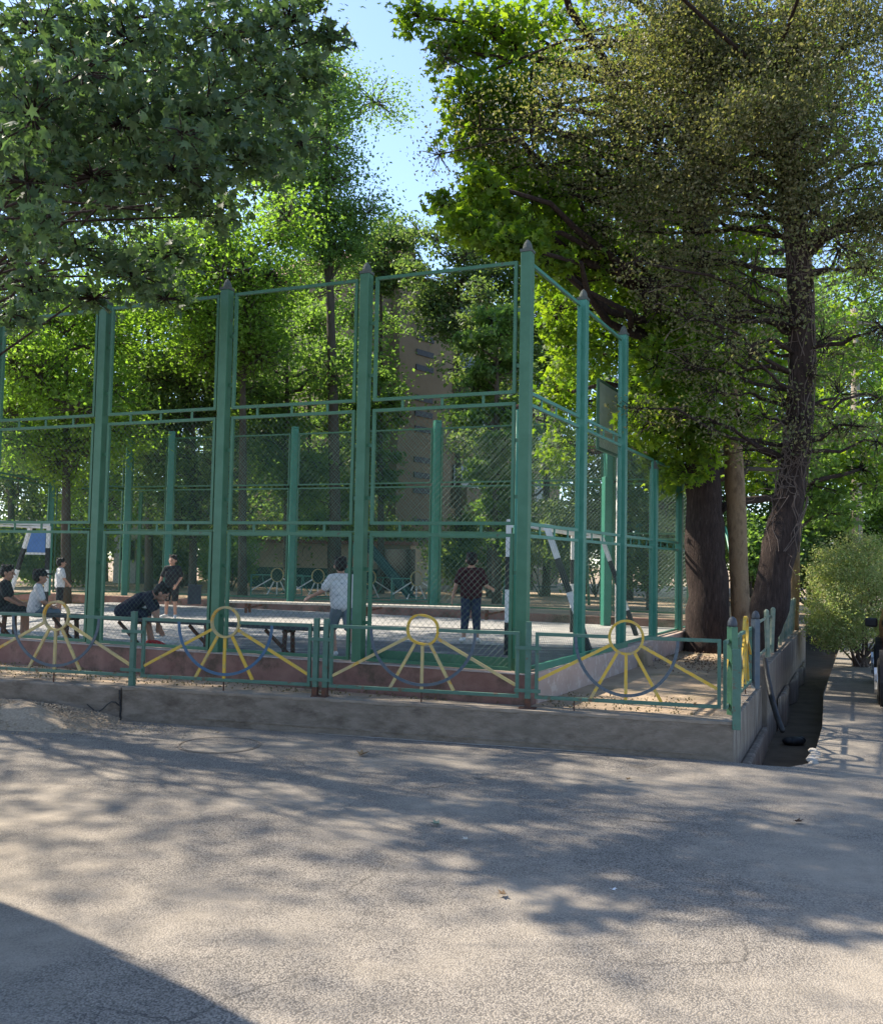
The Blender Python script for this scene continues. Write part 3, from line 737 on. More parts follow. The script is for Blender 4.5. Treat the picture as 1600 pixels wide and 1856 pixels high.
MB().tube([fp, (fp.x, fp.y, z0 + .5)], .055, 10).build('pole', 'white', root, root.location, smooth=True)
MB().bar(V((fp.x, fp.y, z0 + .35)), ctr + V((0, 0, z0 + .35)), .06).build('bracket', 'green', root, root.location)
p = gp(1097, 1134, .5); root = empty('lattice_post', (p.x, p.y, .5), .3, 'thick pale green post under the backboard', 'post')
MB().box((0, 0, 1.6), (.17, .17, 3.2)).build('shaft', 'teal', root, bevel=.01)

# swings and slide beyond the court
def swing(label, a, b, h, sp_):
    root = empty('swing_frame', a, 0, label, 'swing', 'playground swings'); a, b = V(a), V(b); d = (b - a).normalized(); n = V((-d.y, d.x, 0))
    for p in (a, b):
        for s_ in (-1, 1): MB().tube([p + n * s_ * sp_, p + V((0, 0, h))], .04, 8).build('leg', 'teal', root, root.location, smooth=True)
    MB().tube([a + V((0, 0, h)), b + V((0, 0, h))], .045, 8).build('top_bar', 'teal', root, root.location, smooth=True)
    mid = a.lerp(b, .5)
    mb = MB()
    for s_ in (-.25, .25): mb.tube([mid + d * s_ + V((0, 0, h)), mid + d * s_ + V((0, 0, .5))], .008, 5)
    mb.build('chain', 'bin', root, root.location); MB().box(tuple(mid + V((0, 0, .5))), (.55, .2, .04), math.atan2(d.y, d.x)).build('seat', 'wood', root, root.location)
q0 = gp(905, 1094, .67); q1 = gp(1075, 1104, .67); q2 = gp(1168, 1104, .67)
swing('green swing frame behind the striped goal', V((q0.x + .3, q0.y, .67)), V((q1.x, q1.y + 1.5, .67)), 2.1, .8)
swing('green swing frame close to the thick trunk', V((q2.x - .2, q2.y, .67)), V((q2.x + 2.4, q2.y + 1, .67)), 2.2, .7)
sb = gp(745, 1090, .68); root = empty('slide', sb, 0, 'dark green playground slide before the brown building', 'slide')
st = sb + V((-1.5, .6, 1.75))
mb = MB(); mb.bar(sb + V((0, 0, .1)), st, .55, .05); mb.bar(sb + V((0, -.27, .18)), st + V((0, -.27, .1)), .04, .16); mb.bar(sb + V((0, .27, .18)), st + V((0, .27, .1)), .04, .16); mb.build('chute', 'tealdark', root, sb)
mb = MB()
for s_ in (-.25, .25): mb.bar(st + V((-.1, s_, 0)), V((st.x - .6, st.y + s_, .67)), .05)
for i in range(5): q = (st + V((-.1, 0, 0))).lerp(V((st.x - .6, st.y, .67)), (i + 1) / 6); mb.box(q, (.05, .5, .04))
mb.build('ladder', 'teal', root, sb)
# bin
p = gp(352, 1112, .52); p = at(352, 1096, 22.5); root = empty('rubbish_bin', (p.x, p.y, .67), .2, 'square dark grey rubbish bin behind the boy in black', 'bin')
MB().prism([(-.15, -.15), (.15, -.15), (.15, .15), (-.15, .15)], 0, .42).build('body', 'bin', root, bevel=.01)
MB().box((0, 0, .44), (.34, .34, .04)).build('rim', 'bin', root, bevel=.008)

# ================================================================ BUILDINGS
def facade(root, a, b, z0, z1, thick, mat_):
    d = (b - a); L = d.length; d.normalize(); n = V((d.y, -d.x, 0))
    if n.y > 0: n = -n
    mb = MB(); q = [a, b, b - n * thick, a - n * thick]
    mb.prism([(p.x, p.y) for p in q], z0, z1); mb.build('wall', mat_, root, root.location)
    return d, n, L
bA = at(640, 1060, 41); bB = at(1012, 1060, 54)
bA.z = bB.z = 0
root = empty('apartment_building', (bA.x, bA.y, .67), 0, 'brown apartment block with slotted stairwell and dark red hipped roof', 'building')
ztop = at(700, 488, 42).z
d, n, L = facade(root, bA, bB, .5, ztop, 11, 'brownwall')
ang = math.atan2(d.y, d.x)
# stair tower with slots
t0 = 0
for q in range(60):
    x = 800 + F * ((bA.x + d.x * q * .2) / (bA.y + d.y * q * .2))
    if x < 738: t0 = q * .2
tw = 1.5
mb = MB(); c_ = bA + d * (t0 - 1.3) + n * .25; c2 = bA + d * (t0 + 2.6) + n * .25
mb.bar(c_ + V((0, 0, ztop / 2 + .3)), c2 + V((0, 0, ztop / 2 + .3)), .5, ztop - 1); mb.build('stair_tower', 'brownwall', root, root.location)
z = 2.2; k = 0
while z < ztop - 1:
    if k % 4 != 3:
        c_ = bA + d * (t0 + .5) + n * .52 + V((0, 0, z)); mb = MB(); mb.box(c_, (1.25, .05, .26), ang); mb.build('slot_window', 'black', root, root.location)
    z += .72; k += 1
mb = MB()
for fl in range(6): mb.bar(bA + n * .03 + V((0, 0, 1.55 + fl * 2.85)), bB + n * .03 + V((0, 0, 1.55 + fl * 2.85)), .08, .14)
mb.build('floor_band', 'beige', root, root.location)
# windows and balconies
for fl in range(5):
    zz = 2.0 + fl * 2.85
    for q in (2.0, 9.2, 12.0, 14.8):
        if t0 - 1.8 < q < t0 + 3 or q > L - 1: continue
        c_ = bA + d * q + n * .03 + V((0, 0, zz + .9)); f_ = MB().box(c_, (1.5, .1, 1.5), ang).build('window', 'benchwhite', root, root.location)
        MB().box(c_ + n * .04, (1.3, .08, 1.3), ang).build('pane', 'glass', f_, root.location)
    c_ = bA + d * (t0 + 4.6) + n * .5 + V((0, 0, zz + .1)); MB().box(c_, (2.6, 1.0, 1.0), ang).build('balcony', 'brownwall', root, root.location)
    MB().box(c_ + V((0, 0, 1.1)) - n * .45, (2.4, .1, 1.1), ang).build('balcony_opening', 'glass', root, root.location)
# roof
mb = MB(); o_ = .8; a_ = bA - d * o_ + n * o_; b_ = bB + d * o_ + n * o_; c_ = bB + d * o_ - n * (11 + o_); e_ = bA - d * o_ - n * (11 + o_)
r1 = (a_ + e_) / 2 + d * 4.2; r2 = (b_ + c_) / 2 - d * 4.2; up = V((0, 0, ztop)); hh = V((0, 0, ztop + 2.6))
mb.add([a_ + up, b_ + up, c_ + up, e_ + up, r1 + hh, r2 + hh], [(0, 1, 5, 4), (1, 2, 5), (2, 3, 4, 5), (3, 0, 4), (0, 3, 2, 1)]); mb.build('roof', 'roof', root, root.location)
c_ = a_ + d * 5.0 - n * 3; MB().box(c_ + V((0, 0, ztop + 1.6)), (1.8, 1.8, 2.2), ang).build('dormer', 'roof', root, root.location)
# low annex
a = at(452, 1062, 37); b = at(742, 1064, 36); a.z = b.z = 0
root = empty('annex_building', (a.x, a.y, .67), 0, 'low beige annex with a dark teal base and open dark doorway', 'building')
zt = at(560, 985, 36.5).z
d, n, L = facade(root, a, b, .5, zt, 5, 'beige'); ang = math.atan2(d.y, d.x)
MB().box((a + b) / 2 + V((0, 0, 1.0)) + n * .03, (L, .06, .9), ang).build('base_band', 'tealdark', root, root.location)
MB().box(a + d * (L * .94) + V((0, 0, 1.3)) + n * .05, (1.2, .1, 1.9), ang).build('door', 'glass', root, root.location)
MB().box((a + b) / 2 + V((0, 0, zt + .06)), (L + .4, 1.2, .12), ang).build('roof', 'roof', root, root.location)
# pale buildings far left
for (x0, x1, Y, yt, mt, lab) in ((205, 300, 38, 925, 'greywall', 'pale grey hut wall seen between cage posts behind the boy in black'), (10, 80, 44, 930, 'greywall', 'pale grey block glimpsed beyond the distant striped goal')):
    a = at(x0, 1040, Y); b = at(x1, 1040, Y); a.z = b.z = 0; root = empty('low_building', (a.x, a.y, .67), 0, lab, 'building', 'pale low buildings')
    zt = at(x0, yt, Y).z
    d, n, L = facade(root, a, b, .5, zt, 4, mt)
    MB().box((a + b) / 2 + V((0, 0, zt + .05)), (L + .5, .6, .1), 0).build('roof', 'roof', root, root.location)
    MB().box(a + d * L * .65 + n * .03 + V((0, 0, 1.6)), (.9, .08, 1.9), 0).build('door', 'bin', root, root.location)
    for i in range(2): MB().box(a + d * L * (.2 + .12 * i) + n * .03 + V((0, 0, 2.0)), (.3, .08, .8), 0).build('window', 'glass', root, root.location)

# utility pole
p = gp(1553, 1120, 0.0); p = at(1556, 1100, 24); root = empty('utility_pole', (p.x, p.y, 0), 0, 'brown grey concrete utility pole rising behind the clipped bush', 'pole')
tp = at(1548, 560, 24); MB().tube([(0, 0, 0), (tp.x - p.x, 0, tp.z)], [.15, .10], 8).build('shaft', 'pole', root, smooth=True)
MB().bar((0, -.14, 0), (tp.x - p.x, -.1, tp.z), .03).build('cable_pipe', 'railpale', root)
MB().box((tp.x - p.x, -.1, tp.z - .4), (1.2, .08, .08)).build('cross_arm', 'pole', root)

# ================================================================ TREES
# thick trunk tree with bright maple crown
b1 = gp(1286, 1178, .36)
T1 = [(V((b1.x, b1.y, .25)), .40), (at(1282, 1080, b1.y), .36), (at(1277, 950, b1.y), .325), (at(1272, 850, b1.y), .30), (at(1262, 600, b1.y), .26), (at(1262, 350, b1.y), .24), (at(1275, 100, b1.y), .2), (at(1290, -150, b1.y), .14)]
Y1 = b1.y
mc = [pc(880, 60, Y1 - 1, 95, 60, 700), pc(840, 180, Y1 - 1.5, 60, 50, 330), pc(960, 150, Y1 - 1, 90, 90, 700), pc(1060, 60, Y1, 110, 90, 700), pc(900, 300, Y1 - 1, 60, 70, 450), pc(1000, 300, Y1 - .5, 90, 80, 700),
      pc(880, 405, Y1 - 2, 60, 45, 520), pc(945, 430, Y1 - 2, 70, 45, 560), pc(1030, 430, Y1 - 1, 80, 60, 650), pc(1110, 360, Y1, 100, 100, 800), pc(1010, 560, Y1 + .6, 60, 70, 520), pc(1090, 520, Y1 + .5, 80, 70, 600),
      pc(1090, 640, Y1 + 1, 80, 60, 500), pc(1010, 700, Y1 + 2.5, 50, 60, 420), pc(1020, 800, Y1 + 3, 50, 60, 450), pc(1060, 730, Y1 + 3, 55, 60, 420), pc(1180, 620, Y1 + .8, 70, 80, 520), pc(1190, 780, Y1 + .2, 50, 70, 420), pc(1240, 850, Y1 - 1.0, 50, 45, 330), pc(1225, 740, Y1 - .6, 60, 60, 420),
      pc(1180, 470, Y1 + .8, 80, 90, 600), pc(1320, 560, Y1 + .8, 90, 110, 700), pc(1320, 300, Y1 + .8, 120, 120, 900), pc(1200, 150, Y1 + .8, 120, 110, 800), pc(1380, 100, Y1 + 1, 130, 120, 800), pc(760, 30, Y1 - 1, 50, 40, 260), pc(1330, 790, Y1 + 1.4, 60, 80, 460), pc(1390, 700, Y1 + 2, 60, 100, 420)]
for (px, py, dy, rx, ry, n) in [(960, 60, -.5, 90, 70, 500), (930, 230, -.8, 70, 60, 400), (1130, 230, .6, 100, 90, 600), (1050, 350, .2, 80, 70, 600), (1150, 550, .3, 70, 70, 500), (1230, 620, -.5, 60, 60, 450), (1200, 850, .2, 40, 50, 300), (1160, 700, 1.2, 50, 70, 450), (1030, 620, 1.6, 50, 70, 400), (1000, 480, -.3, 60, 50, 450), (1430, 300, 1.2, 100, 120, 700), (1530, 200, 1.5, 100, 120, 700), (1560, 400, 1.5, 90, 100, 600), (1250, 420, 1.2, 80, 90, 500),
        (820, 90, -1, 60, 50, 350), (860, 250, -1.4, 70, 60, 450), (900, 180, -1.3, 70, 60, 450), (960, 360, -1.5, 80, 50, 550), (1060, 480, -1, 80, 60, 550), (880, 380, -2.2, 70, 45, 450), (1180, 760, -1.3, 60, 60, 450), (1250, 760, -1.5, 60, 50, 420), (1280, 660, -1.5, 70, 60, 450), (1190, 660, -1.4, 60, 60, 400), (1290, 800, -1.4, 50, 45, 300), (1340, 760, -.9, 50, 50, 280), (1350, 850, 1.6, 40, 50, 250), (1400, 820, 2.4, 60, 60, 350), (1230, 560, -1.2, 60, 60, 350), (1350, 560, -.8, 60, 70, 300), (1500, 760, 2.5, 70, 80, 400), (1180, 400, -1, 70, 60, 350), (1290, 470, -1, 70, 60, 300), (1370, 430, -.6, 50, 60, 200), (1150, 320, -.8, 70, 60, 300), (1370, 660, -.5, 40, 60, 200), (1540, 620, 1.5, 60, 80, 350), (1560, 850, 2, 60, 50, 300)]:
    mc.append(pc(px, py, Y1 + dy, rx, ry, n))
for (px, py, dy, rx, ry, n) in [(850, 400, -3.0, 55, 40, 420), (920, 440, -3.2, 60, 40, 480), (990, 470, -2.6, 50, 35, 300), (800, 370, -2.6, 35, 28, 130), (870, 330, -2.8, 50, 35, 260)]:
    mc.append(pc(px, py, Y1 + dy, rx, ry, n))
mc += [((1.5, 12.5, 12), (2.2, 2, 1.5), 700), ((4.5, 14.5, 13.5), (2.5, 2.5, 1.5), 800), ((-.2, 11.2, 11.2), (1.2, 1.4, .9), 350)]
tree('maple_tree', 'thick dark trunked maple with bright yellow green leaves over the cage corner', b1, T1, mc, 'maple', 'star', .165, 'bark', limb_r=.09, per=9, spread=.2, joint=.3)
# pale trunk between
b = at(1345, 1160, 16.5); b.z = .36
tree('pale_trunk_tree', 'pale smooth trunk squeezed between the thick trunk and the leaning trunk', b,
     [(V((b.x, b.y, .25)), .15), (at(1338, 1000, 16.5), .165), (at(1332, 880, 16.5), .17), (at(1322, 700, 16.5), .13), (at(1335, 500, 16.5), .12)],
     [pc(1340, 700, 17, 60, 80, 500), pc(1420, 560, 17, 80, 80, 600), pc(1500, 640, 17.5, 70, 90, 600), pc(1350, 450, 17, 80, 80, 500), pc(1470, 820, 17.5, 60, 60, 400)], 'mid', 'star', .13, 'barkpale', per=9)
# leaning dark trunk with dry small leaves
b2 = gp(1374, 1210, .36); Y2 = b2.y
lean = [(V((b2.x, b2.y, .25)), .19), (at(1382, 1150, Y2), .225), (at(1394, 1100, Y2), .27), (at(1412, 1000, Y2), .24), (at(1430, 900, Y2), .20), (at(1446, 780, Y2), .185), (at(1453, 650, Y2), .175), (at(1449, 500, Y2), .17), (at(1438, 400, Y2), .16), (at(1424, 290, Y2), .15), (at(1430, 120, Y2), .11), (at(1450, -60, Y2), .07)]
E = Y2 - .6
ec = []
random.seed(3)
for (px, py, Yd, rx, ry, n) in [(880, 230, 1.5, 60, 60, 900), (960, 220, 1.2, 80, 80, 1500), (1040, 180, 1, 90, 90, 2200), (1130, 120, .6, 100, 100, 2600), (1230, 80, .3, 110, 90, 2800), (1340, 60, 0, 110, 90, 2800), (1450, 60, -.2, 110, 90, 2800), (1560, 60, -.4, 100, 90, 2600),
        (1000, 330, 1.4, 70, 60, 1200), (1090, 300, 1, 90, 80, 2200), (1190, 240, .5, 110, 90, 2800), (1300, 200, .1, 110, 90, 2800), (1400, 190, -.2, 90, 80, 2000), (1520, 200, -.4, 110, 90, 2800), (1160, 400, 1, 80, 60, 1300), (1260, 350, .3, 90, 80, 1900), (1360, 330, 0, 60, 60, 900), (1540, 320, -.3, 90, 80, 2000), (1080, 430, 1.4, 50, 40, 500),
        (1340, 480, 0, 60, 60, 700), (1260, 500, .4, 70, 50, 800), (1520, 460, -.2, 80, 60, 1100), (1580, 560, 0, 50, 70, 800), (1300, 620, .4, 60, 50, 600), (1500, 600, .3, 50, 60, 600), (1380, 640, -.1, 50, 50, 450), (1250, 680, .5, 60, 40, 450), (1170, 560, .8, 60, 50, 500), (1530, 740, .8, 50, 70, 500),
        (830, 120, 2, 40, 40, 260), (790, 300, 2.2, 40, 40, 280), (850, 330, 2, 50, 40, 400), (1440, 560, -.5, 40, 50, 350), (1470, 380, -.5, 50, 50, 500)]:
    ec.append(pc(px + random.uniform(-25, 25), py + random.uniform(-30, 30), E + Yd + random.uniform(-.5, .5), rx * 1.1, ry * 1.25, int(n * (1.0 if px > 1120 else .45))))
for i in range(30):
    px, py = random.uniform(1120, 1640), random.uniform(-60, 420)
    ec.append(pc(px, py, E + random.uniform(-.8, 1.6), 60, 55, 1000))
for i in range(26):
    ec.append(pc(random.uniform(1150, 1640), random.uniform(450, 840), E + random.uniform(-.2, 1.4), 50, 40, 380))
ec += [((4.6, 9.5, 9.6), (2, 2, 1), 5000), ((2, 10.5, 9.8), (1.6, 1.6, .8), 3500), ((7.5, 11, 8), (1.5, 2, 1.5), 5000)]
t2 = tree('elm_tree', 'leaning dark vine wrapped trunk with dry olive brown leaves beside the ditch', b2, lean, [(c, r, int(n * (1.6 if c[2] > 6.2 else .55))) for c, r, n in ec], 'elm', 'oval', .056, 'bark', limb_r=.035, per=12, spread=.3, upb=.15, twr=.005, joint=.25)
mb = MB()
for i in range(70):   # vines and dead shoots on the trunk
    k = random.randint(3, 8); p, r = lean[k]; q = lean[min(k + 1, 9)][0]
    a_ = random.uniform(math.pi, 2 * math.pi + .6); pts = []
    for j in range(6):
        t_ = j / 5; a2 = a_ + math.sin(j * 1.3 + i) * .35; c_ = p.lerp(q, t_); pts.append(c_ + V((math.cos(a2), math.sin(a2), 0)) * (r * 1.04 + .012))
    mb.tube(pts, [.007] * 6, 4)
for i in range(46):
    c_ = at(random.gauss(1432, 12), random.gauss(835, 45), Y2 - .22); a2 = random.uniform(0, 2 * math.pi)
    mb.tube(wob(c_, c_ + V((math.cos(a2) * random.uniform(.2, .8), -random.uniform(0, .3), math.sin(a2) * .5)), 5, .1), [.007, .006, .005, .004, .003, .002], 4)
for i in range(90):
    c_ = at(random.uniform(1150, 1600), random.uniform(380, 800), Y2 + random.uniform(-.8, .6)); a2 = random.uniform(-.5, .7)
    L_ = random.uniform(.3, 1.0); mb.tube(wob(c_, c_ + V((math.cos(a2) * L_, 0, math.sin(a2) * L_)), 5, .08), [.006, .006, .005, .004, .003, .002], 4)
mb.build('vine', 'twig', t2, b2)
# right fork limb
mb = MB(); mb.tube([at(1445, 470, Y2), at(1490, 430, Y2), at(1545, 400, Y2 - .2), at(1640, 370, Y2 - .3)], [.13, .10, .085, .07], 8); mb.tube([at(1440, 330, Y2), at(1480, 300, Y2), at(1530, 270, Y2)], [.07, .05, .03], 7)
mb.build('limb', 'bark', t2, b2, smooth=True)
# near plane tree, trunk out of frame on the west
bA_ = V((-9.6, 13.0, 0.34))
near = []
for (px, py, Y, rx, ry, n) in [(60, 60, 8.4, 150, 100, 380), (230, 70, 8.6, 150, 100, 400), (400, 60, 9.2, 130, 90, 380), (520, 40, 9.6, 80, 60, 180), (598, 62, 9.6, 50, 22, 60), (60, 210, 8.2, 130, 90, 330), (220, 220, 8.6, 140, 80, 340), (380, 200, 9, 120, 80, 320), (490, 170, 9.6, 80, 70, 200), (565, 130, 9.8, 40, 30, 60),
        (50, 330, 8, 80, 50, 110), (170, 320, 8.4, 90, 45, 130), (320, 310, 8.6, 110, 45, 190), (450, 290, 9.2, 90, 50, 190), (540, 260, 10, 50, 40, 80), (400, 390, 9.2, 35, 45, 70), (330, 360, 9, 60, 30, 70), (40, 430, 8.3, 90, 35, 100), (140, 450, 9, 90, 35, 110), (240, 500, 9.6, 80, 40, 150), (60, 520, 9, 70, 35, 90), (20, 570, 8.8, 50, 30, 60), (310, 460, 10, 50, 35, 70), (170, 540, 10, 70, 30, 90), (300, 540, 11, 60, 30, 80), (10, 250, 7.2, 60, 60, 60), (150, 130, 7.6, 90, 60, 90), (90, 390, 7.6, 60, 30, 40), (330, 240, 7.9, 70, 40, 60)]:
    near.append(pc(px, py, Y, rx, ry, n))
for (x, y, z, r, n) in [(-4.6, 6, 9.4, 1.1, 110), (-9, 5, 8.5, 1.8, 200), (-8.8, 7.6, 9.2, 1.1, 110), (-3.4, 8.6, 10.2, 1.2, 160), (-10.5, 8.5, 7.5, 1.8, 260),
        (-4.2, 10.6, 10.2, 1.6, 520), (-6, 10.8, 10.2, 1.7, 600), (-8, 10.8, 9.8, 1.8, 600), (-10, 10.8, 9.6, 1.8, 600), (-5, 12.4, 11, 1.8, 600), (-7, 12.6, 11, 1.9, 650), (-9, 12.6, 10.4, 2, 700), (-11, 12.6, 9.6, 2, 650), (-3, 12.2, 10.6, 1.5, 420), (-12.5, 11, 8.6, 2, 450),
        (-4.0, 14, 12.0, 1.8, 430), (-6, 14.2, 12, 2, 520), (-11.5, 15.0, 10, 2.2, 450)]:
    near.append(((x, y, z), (r, r, r * .6), n))
tree('plane_tree', 'plane tree with big dark lobed leaves hanging into the near top of the view', bA_, [(bA_, .34), (V((-9.5, 12.8, 3)), .29), (V((-9.3, 12.4, 6)), .23), (V((-9.0, 12, 9)), .15), (V((-8.8, 11.6, 11)), .08)], [(c, r, int(n * 1.4)) for c, r, n in near], 'plane', 'star', .142, 'bark', limb_r=.022, per=6, spread=.26, joint=.2, upb=.3)
# second plane tree shading the court
bq = V((-10.2, 17.2, .5)); cl = []
for (x, y, z, r, n) in [(-4.5, 16, 12.2, 1.8, 600), (-2.8, 17.5, 13.4, 1.5, 450), (-9, 15, 8, 2, 900), (-7, 16, 8.5, 2, 900), (-5.2, 16.5, 9.5, 1.9, 800), (-10.5, 17, 9, 2.3, 900), (-8, 18, 10.5, 2.2, 900), (-6, 18.5, 11, 2, 800), (-4, 18, 11.2, 1.7, 500), (-11.5, 15.5, 7, 1.8, 700), (-9, 14.5, 10.5, 2, 700), (-7.2, 14, 7.4, 1.4, 350), (-12.5, 19, 9, 2.5, 900), (-8.4, 16.4, 7.2, 1.4, 400), (-3.2, 16, 10.4, 1.3, 260), (-9.8, 13.2, 6.9, 1.2, 260), (-4.6, 18, 9.6, 1.4, 600), (-6.4, 18.2, 9.4, 1.5, 600), (-8.2, 19.2, 9.6, 1.6, 600), (-10.6, 18.6, 9.2, 1.6, 500), (-7.5, 17, 9.6, 2, 700), (-9.5, 19, 10.5, 2, 700), (-7, 20, 9, 1.8, 600), (-10, 20, 8, 2, 700)]:
    cl.append(((x, y, z), (r, r, r * .6), int(n * 1.9)))
tree('plane_tree', 'second plane tree whose leaves hang behind the near one above the cage', bq, [(bq, .32), (V((-10.1, 17.1, 3)), .28), (V((-9.8, 17, 6)), .22), (V((-9.4, 17, 9)), .14), (V((-9.2, 17, 11)), .07)], cl, 'plane', 'star', .18, 'bark', limb_r=.05, per=8, spread=.22, joint=.2)
# trees beyond
def bgtree(px, Y, ytop, wpx, leaf, n, label, name='broadleaf_tree', size=.16, yb=1080, kind='rhomb', seed=0, low=None, zg=.5, tr=.11, spread=.2, per=16, lean_=0):
    random.seed(seed * 31 + int(px)); b = at(px, yb, Y); b.z = zg; k = Y / F
    ylow = low if low else ytop + (yb - ytop) * .62
    tk = [(V((b.x, b.y, zg - .1)), tr * 1.2), (at(px + lean_ * .3, yb - (yb - ytop) * .35, Y), tr), (at(px + lean_ * .7, yb - (yb - ytop) * .65, Y), tr * .7), (at(px + lean_, ytop + (yb - ytop) * .12, Y), tr * .3)]
    n = int(n * 1.7); size = size * 1.0; spread = .27; per = 22; cl = []; m_ = 26
    for i in range(m_):
        q = (i + .5) / m_; yy = ytop + (ylow - ytop) * q
        ww = wpx * .5 * math.sin(math.pi * min(1, max(.12, .18 + q * .75))) 
        xx = px + lean_ * (1 - q) + random.uniform(-1, 1) * ww
        cl.append(pc(xx, yy + random.uniform(-15, 15), Y + random.uniform(-1, 1) * ww * k * .6, wpx * random.uniform(.18, .32), wpx * random.uniform(.13, .24), n // m_))
    return tree(name, label, b, tk, cl, leaf, kind, size, 'barkfar', 'trees beyond the court', limb_r=.08, per=per, spread=spread, twr=.012)
G = 'trees beyond the court'
bgtree(610, 30, 120, 260, 'mid', 20000, 'tall narrow mid green tree reaching up into the sky gap', 'tall_tree', .13, seed=1, low=470, lean_=-20, tr=.16)
bgtree(690, 36, 410, 130, 'dark', 4500, 'darker spire shaped tree on the edge of the sky gap', 'tall_tree', .16, seed=2, low=520)
bgtree(830, 34, 400, 190, 'dark', 7000, 'dusky tree in front of the brown building roof', seed=3, size=.17, low=600)
bgtree(440, 27, 400, 330, 'yel', 13000, 'sunlit yellow green tree above the third cage post', seed=4, size=.15, low=650)
bgtree(120, 25, 540, 330, 'yel', 11000, 'sunlit light green tree above the far goal', seed=5, size=.15, low=840)
bgtree(270, 30, 430, 300, 'mid', 11000, 'rounded green tree behind the second cage post', seed=6, size=.17, low=800)
bgtree(20, 33, 430, 260, 'dark', 7000, 'dark tree behind the leftmost cage post', seed=7, size=.18, low=900).__setitem__('label', 'dark tree behind the cage end nearest the plane tree')
bgtree(350, 29, 660, 220, 'dark', 9000, 'low dark green tree behind the boy in black', seed=8, size=.15, low=960)
bgtree(520, 31, 560, 220, 'mid', 9000, 'dense green tree left of the annex'.replace('left of', 'over'), seed=9, size=.17, low=900)
bgtree(600, 33, 620, 170, 'mid', 5000, 'dark tree standing over the low beige annex roof', seed=10, size=.17, low=960)
bgtree(890, 30, 520, 130, 'dark', 4500, 'dark full tree covering the middle of the brown building', seed=11, size=.15, low=960, tr=.12)
bgtree(690, 32, 680, 90, 'mid', 3500, 'thin green tree before the slotted stairwell', seed=12, size=.15, low=900, tr=.1)
bgtree(1140, 31, 420, 300, 'dark', 10000, 'broad dark tree behind the swing frames', seed=13, size=.18, low=980)
bgtree(990, 33, 300, 170, 'mid', 6000, 'green tree rising behind the cage corner post', seed=14, size=.18, low=700)
bgtree(1400, 29, 560, 260, 'mid', 10000, 'green tree behind the pale and leaning trunks', seed=15, size=.17, low=1010)
bgtree(1550, 34, 480, 280, 'mid', 10000, 'large tree behind the utility pole', seed=16, size=.18, low=1000, zg=0)
bgtree(1650, 27, 600, 260, 'yel', 7000, 'light green tree at the far end of the road', seed=17, size=.16, low=1000, zg=0)
for px_, Y_, yt_, wp_, lf_, lab_ in [(960, 40, 400, 240, 'dark', 'dark tree rising behind the top rail by the corner post'), (560, 37, 480, 260, 'mid', 'green tree filling the gap over the annex'), (340, 36, 560, 300, 'mid', 'green tree filling the gap over the boy in black'), (170, 34, 560, 260, 'yel', 'light tree behind the second and third cage posts'), (1060, 36, 330, 260, 'mid', 'green tree beyond the maple crown'), (1480, 40, 420, 300, 'dark', 'dark distant tree over the path end'), (900, 26, 560, 130, 'mid', 'narrow green tree close behind the far cage post')]:
    bgtree(px_, Y_, yt_, wp_, lf_, 6500, lab_, seed=px_ % 17 + 30, size=.19, low=980)
bgtree(190, 40, 780, 260, 'yel', 7000, 'bright distant tree above the pale hut', seed=18, size=.2, low=990)
bgtree(1290, 38, 500, 260, 'dark', 8000, 'deep green tree hidden behind the thick trunk', seed=19, size=.2, low=1020)
bgtree(60, 38, 720, 260, 'dark', 6000, 'distant tree filling the gap behind the blue board', seed=20, size=.2, low=1000)
bgtree(450, 42, 740, 360, 'dark', 8000, 'distant dark tree mass over the annex end', seed=21, size=.22, low=1010)
bgtree(1180, 24, 800, 150, 'dark', 5000, 'low dark tree beside the backboard', seed=22, size=.14, low=1060)
bi = 0
def bush(px, Y, ytop, wpx, leaf, label, n=5000, yb=1075, zg=.67):
    b = at(px, yb, Y); b.z = zg; root = empty('background_bush', b, 0, label, 'bush', 'bushes beyond the court')
    k = Y / F; P_ = []; top = at(px, ytop, Y).z; mbs = MB()
    for i in range(7):
        c_ = V((b.x + random.uniform(-.42, .42) * wpx * k, b.y + random.uniform(-.8, .8), zg + (top - zg) * random.uniform(.3, .8)))
        sub, q = clump_pts(c_, (wpx * k * .22, .8, (top - zg) * .28), n // 7, 16, .25); P_.append(q); mbs.tube(wob(b, c_, 4, .06), [.03, .025, .02, .015, .01], 5)
    leaf_mesh('foliage', np.concatenate(P_), .16, 'rhomb', LM[leaf], root, b, .2); mbs.build('stem', 'barkfar', root, b)
for px, Y, yt, wp, lf, lab in [(-20, 31, 930, 190, 'dark', 'dark bush at the extreme end behind the far goal'), (130, 33, 960, 130, 'mid', 'green bush between the small boy and the second cage post'), (330, 34, 930, 130, 'dark', 'dark bush above the head of the boy in black'), (420, 32, 960, 120, 'mid', 'light green bush against the third cage post'),
    (860, 34, 930, 160, 'dark', 'dark bush behind the teenager in maroon'), (980, 32, 900, 150, 'dark', 'dark bush behind the striped goal'), (1080, 33, 880, 160, 'dark', 'dark bush under the basketball backboard'), (1180, 31, 900, 150, 'dark', 'dark bush behind the second swing frame'), (1290, 30, 900, 160, 'mid', 'green bush hidden by the thick trunk'),
    (1370, 27, 930, 130, 'mid', 'green bush seen between the pale trunk and the leaning trunk'), (1470, 27, 960, 150, 'dark', 'dark bush over the picket railing'), (1570, 30, 900, 170, 'dark', 'dark bush behind the utility pole foot'), (1680, 28, 900, 200, 'dark', 'dark bush where the road disappears'), (620, 40, 900, 300, 'dark', 'dark shrubbery showing above the annex roof'), (230, 44, 860, 260, 'mid', 'green shrubbery above the pale hut')]:
    bush(px, Y, yt, wp, lf, lab, n=int(wp * 45))
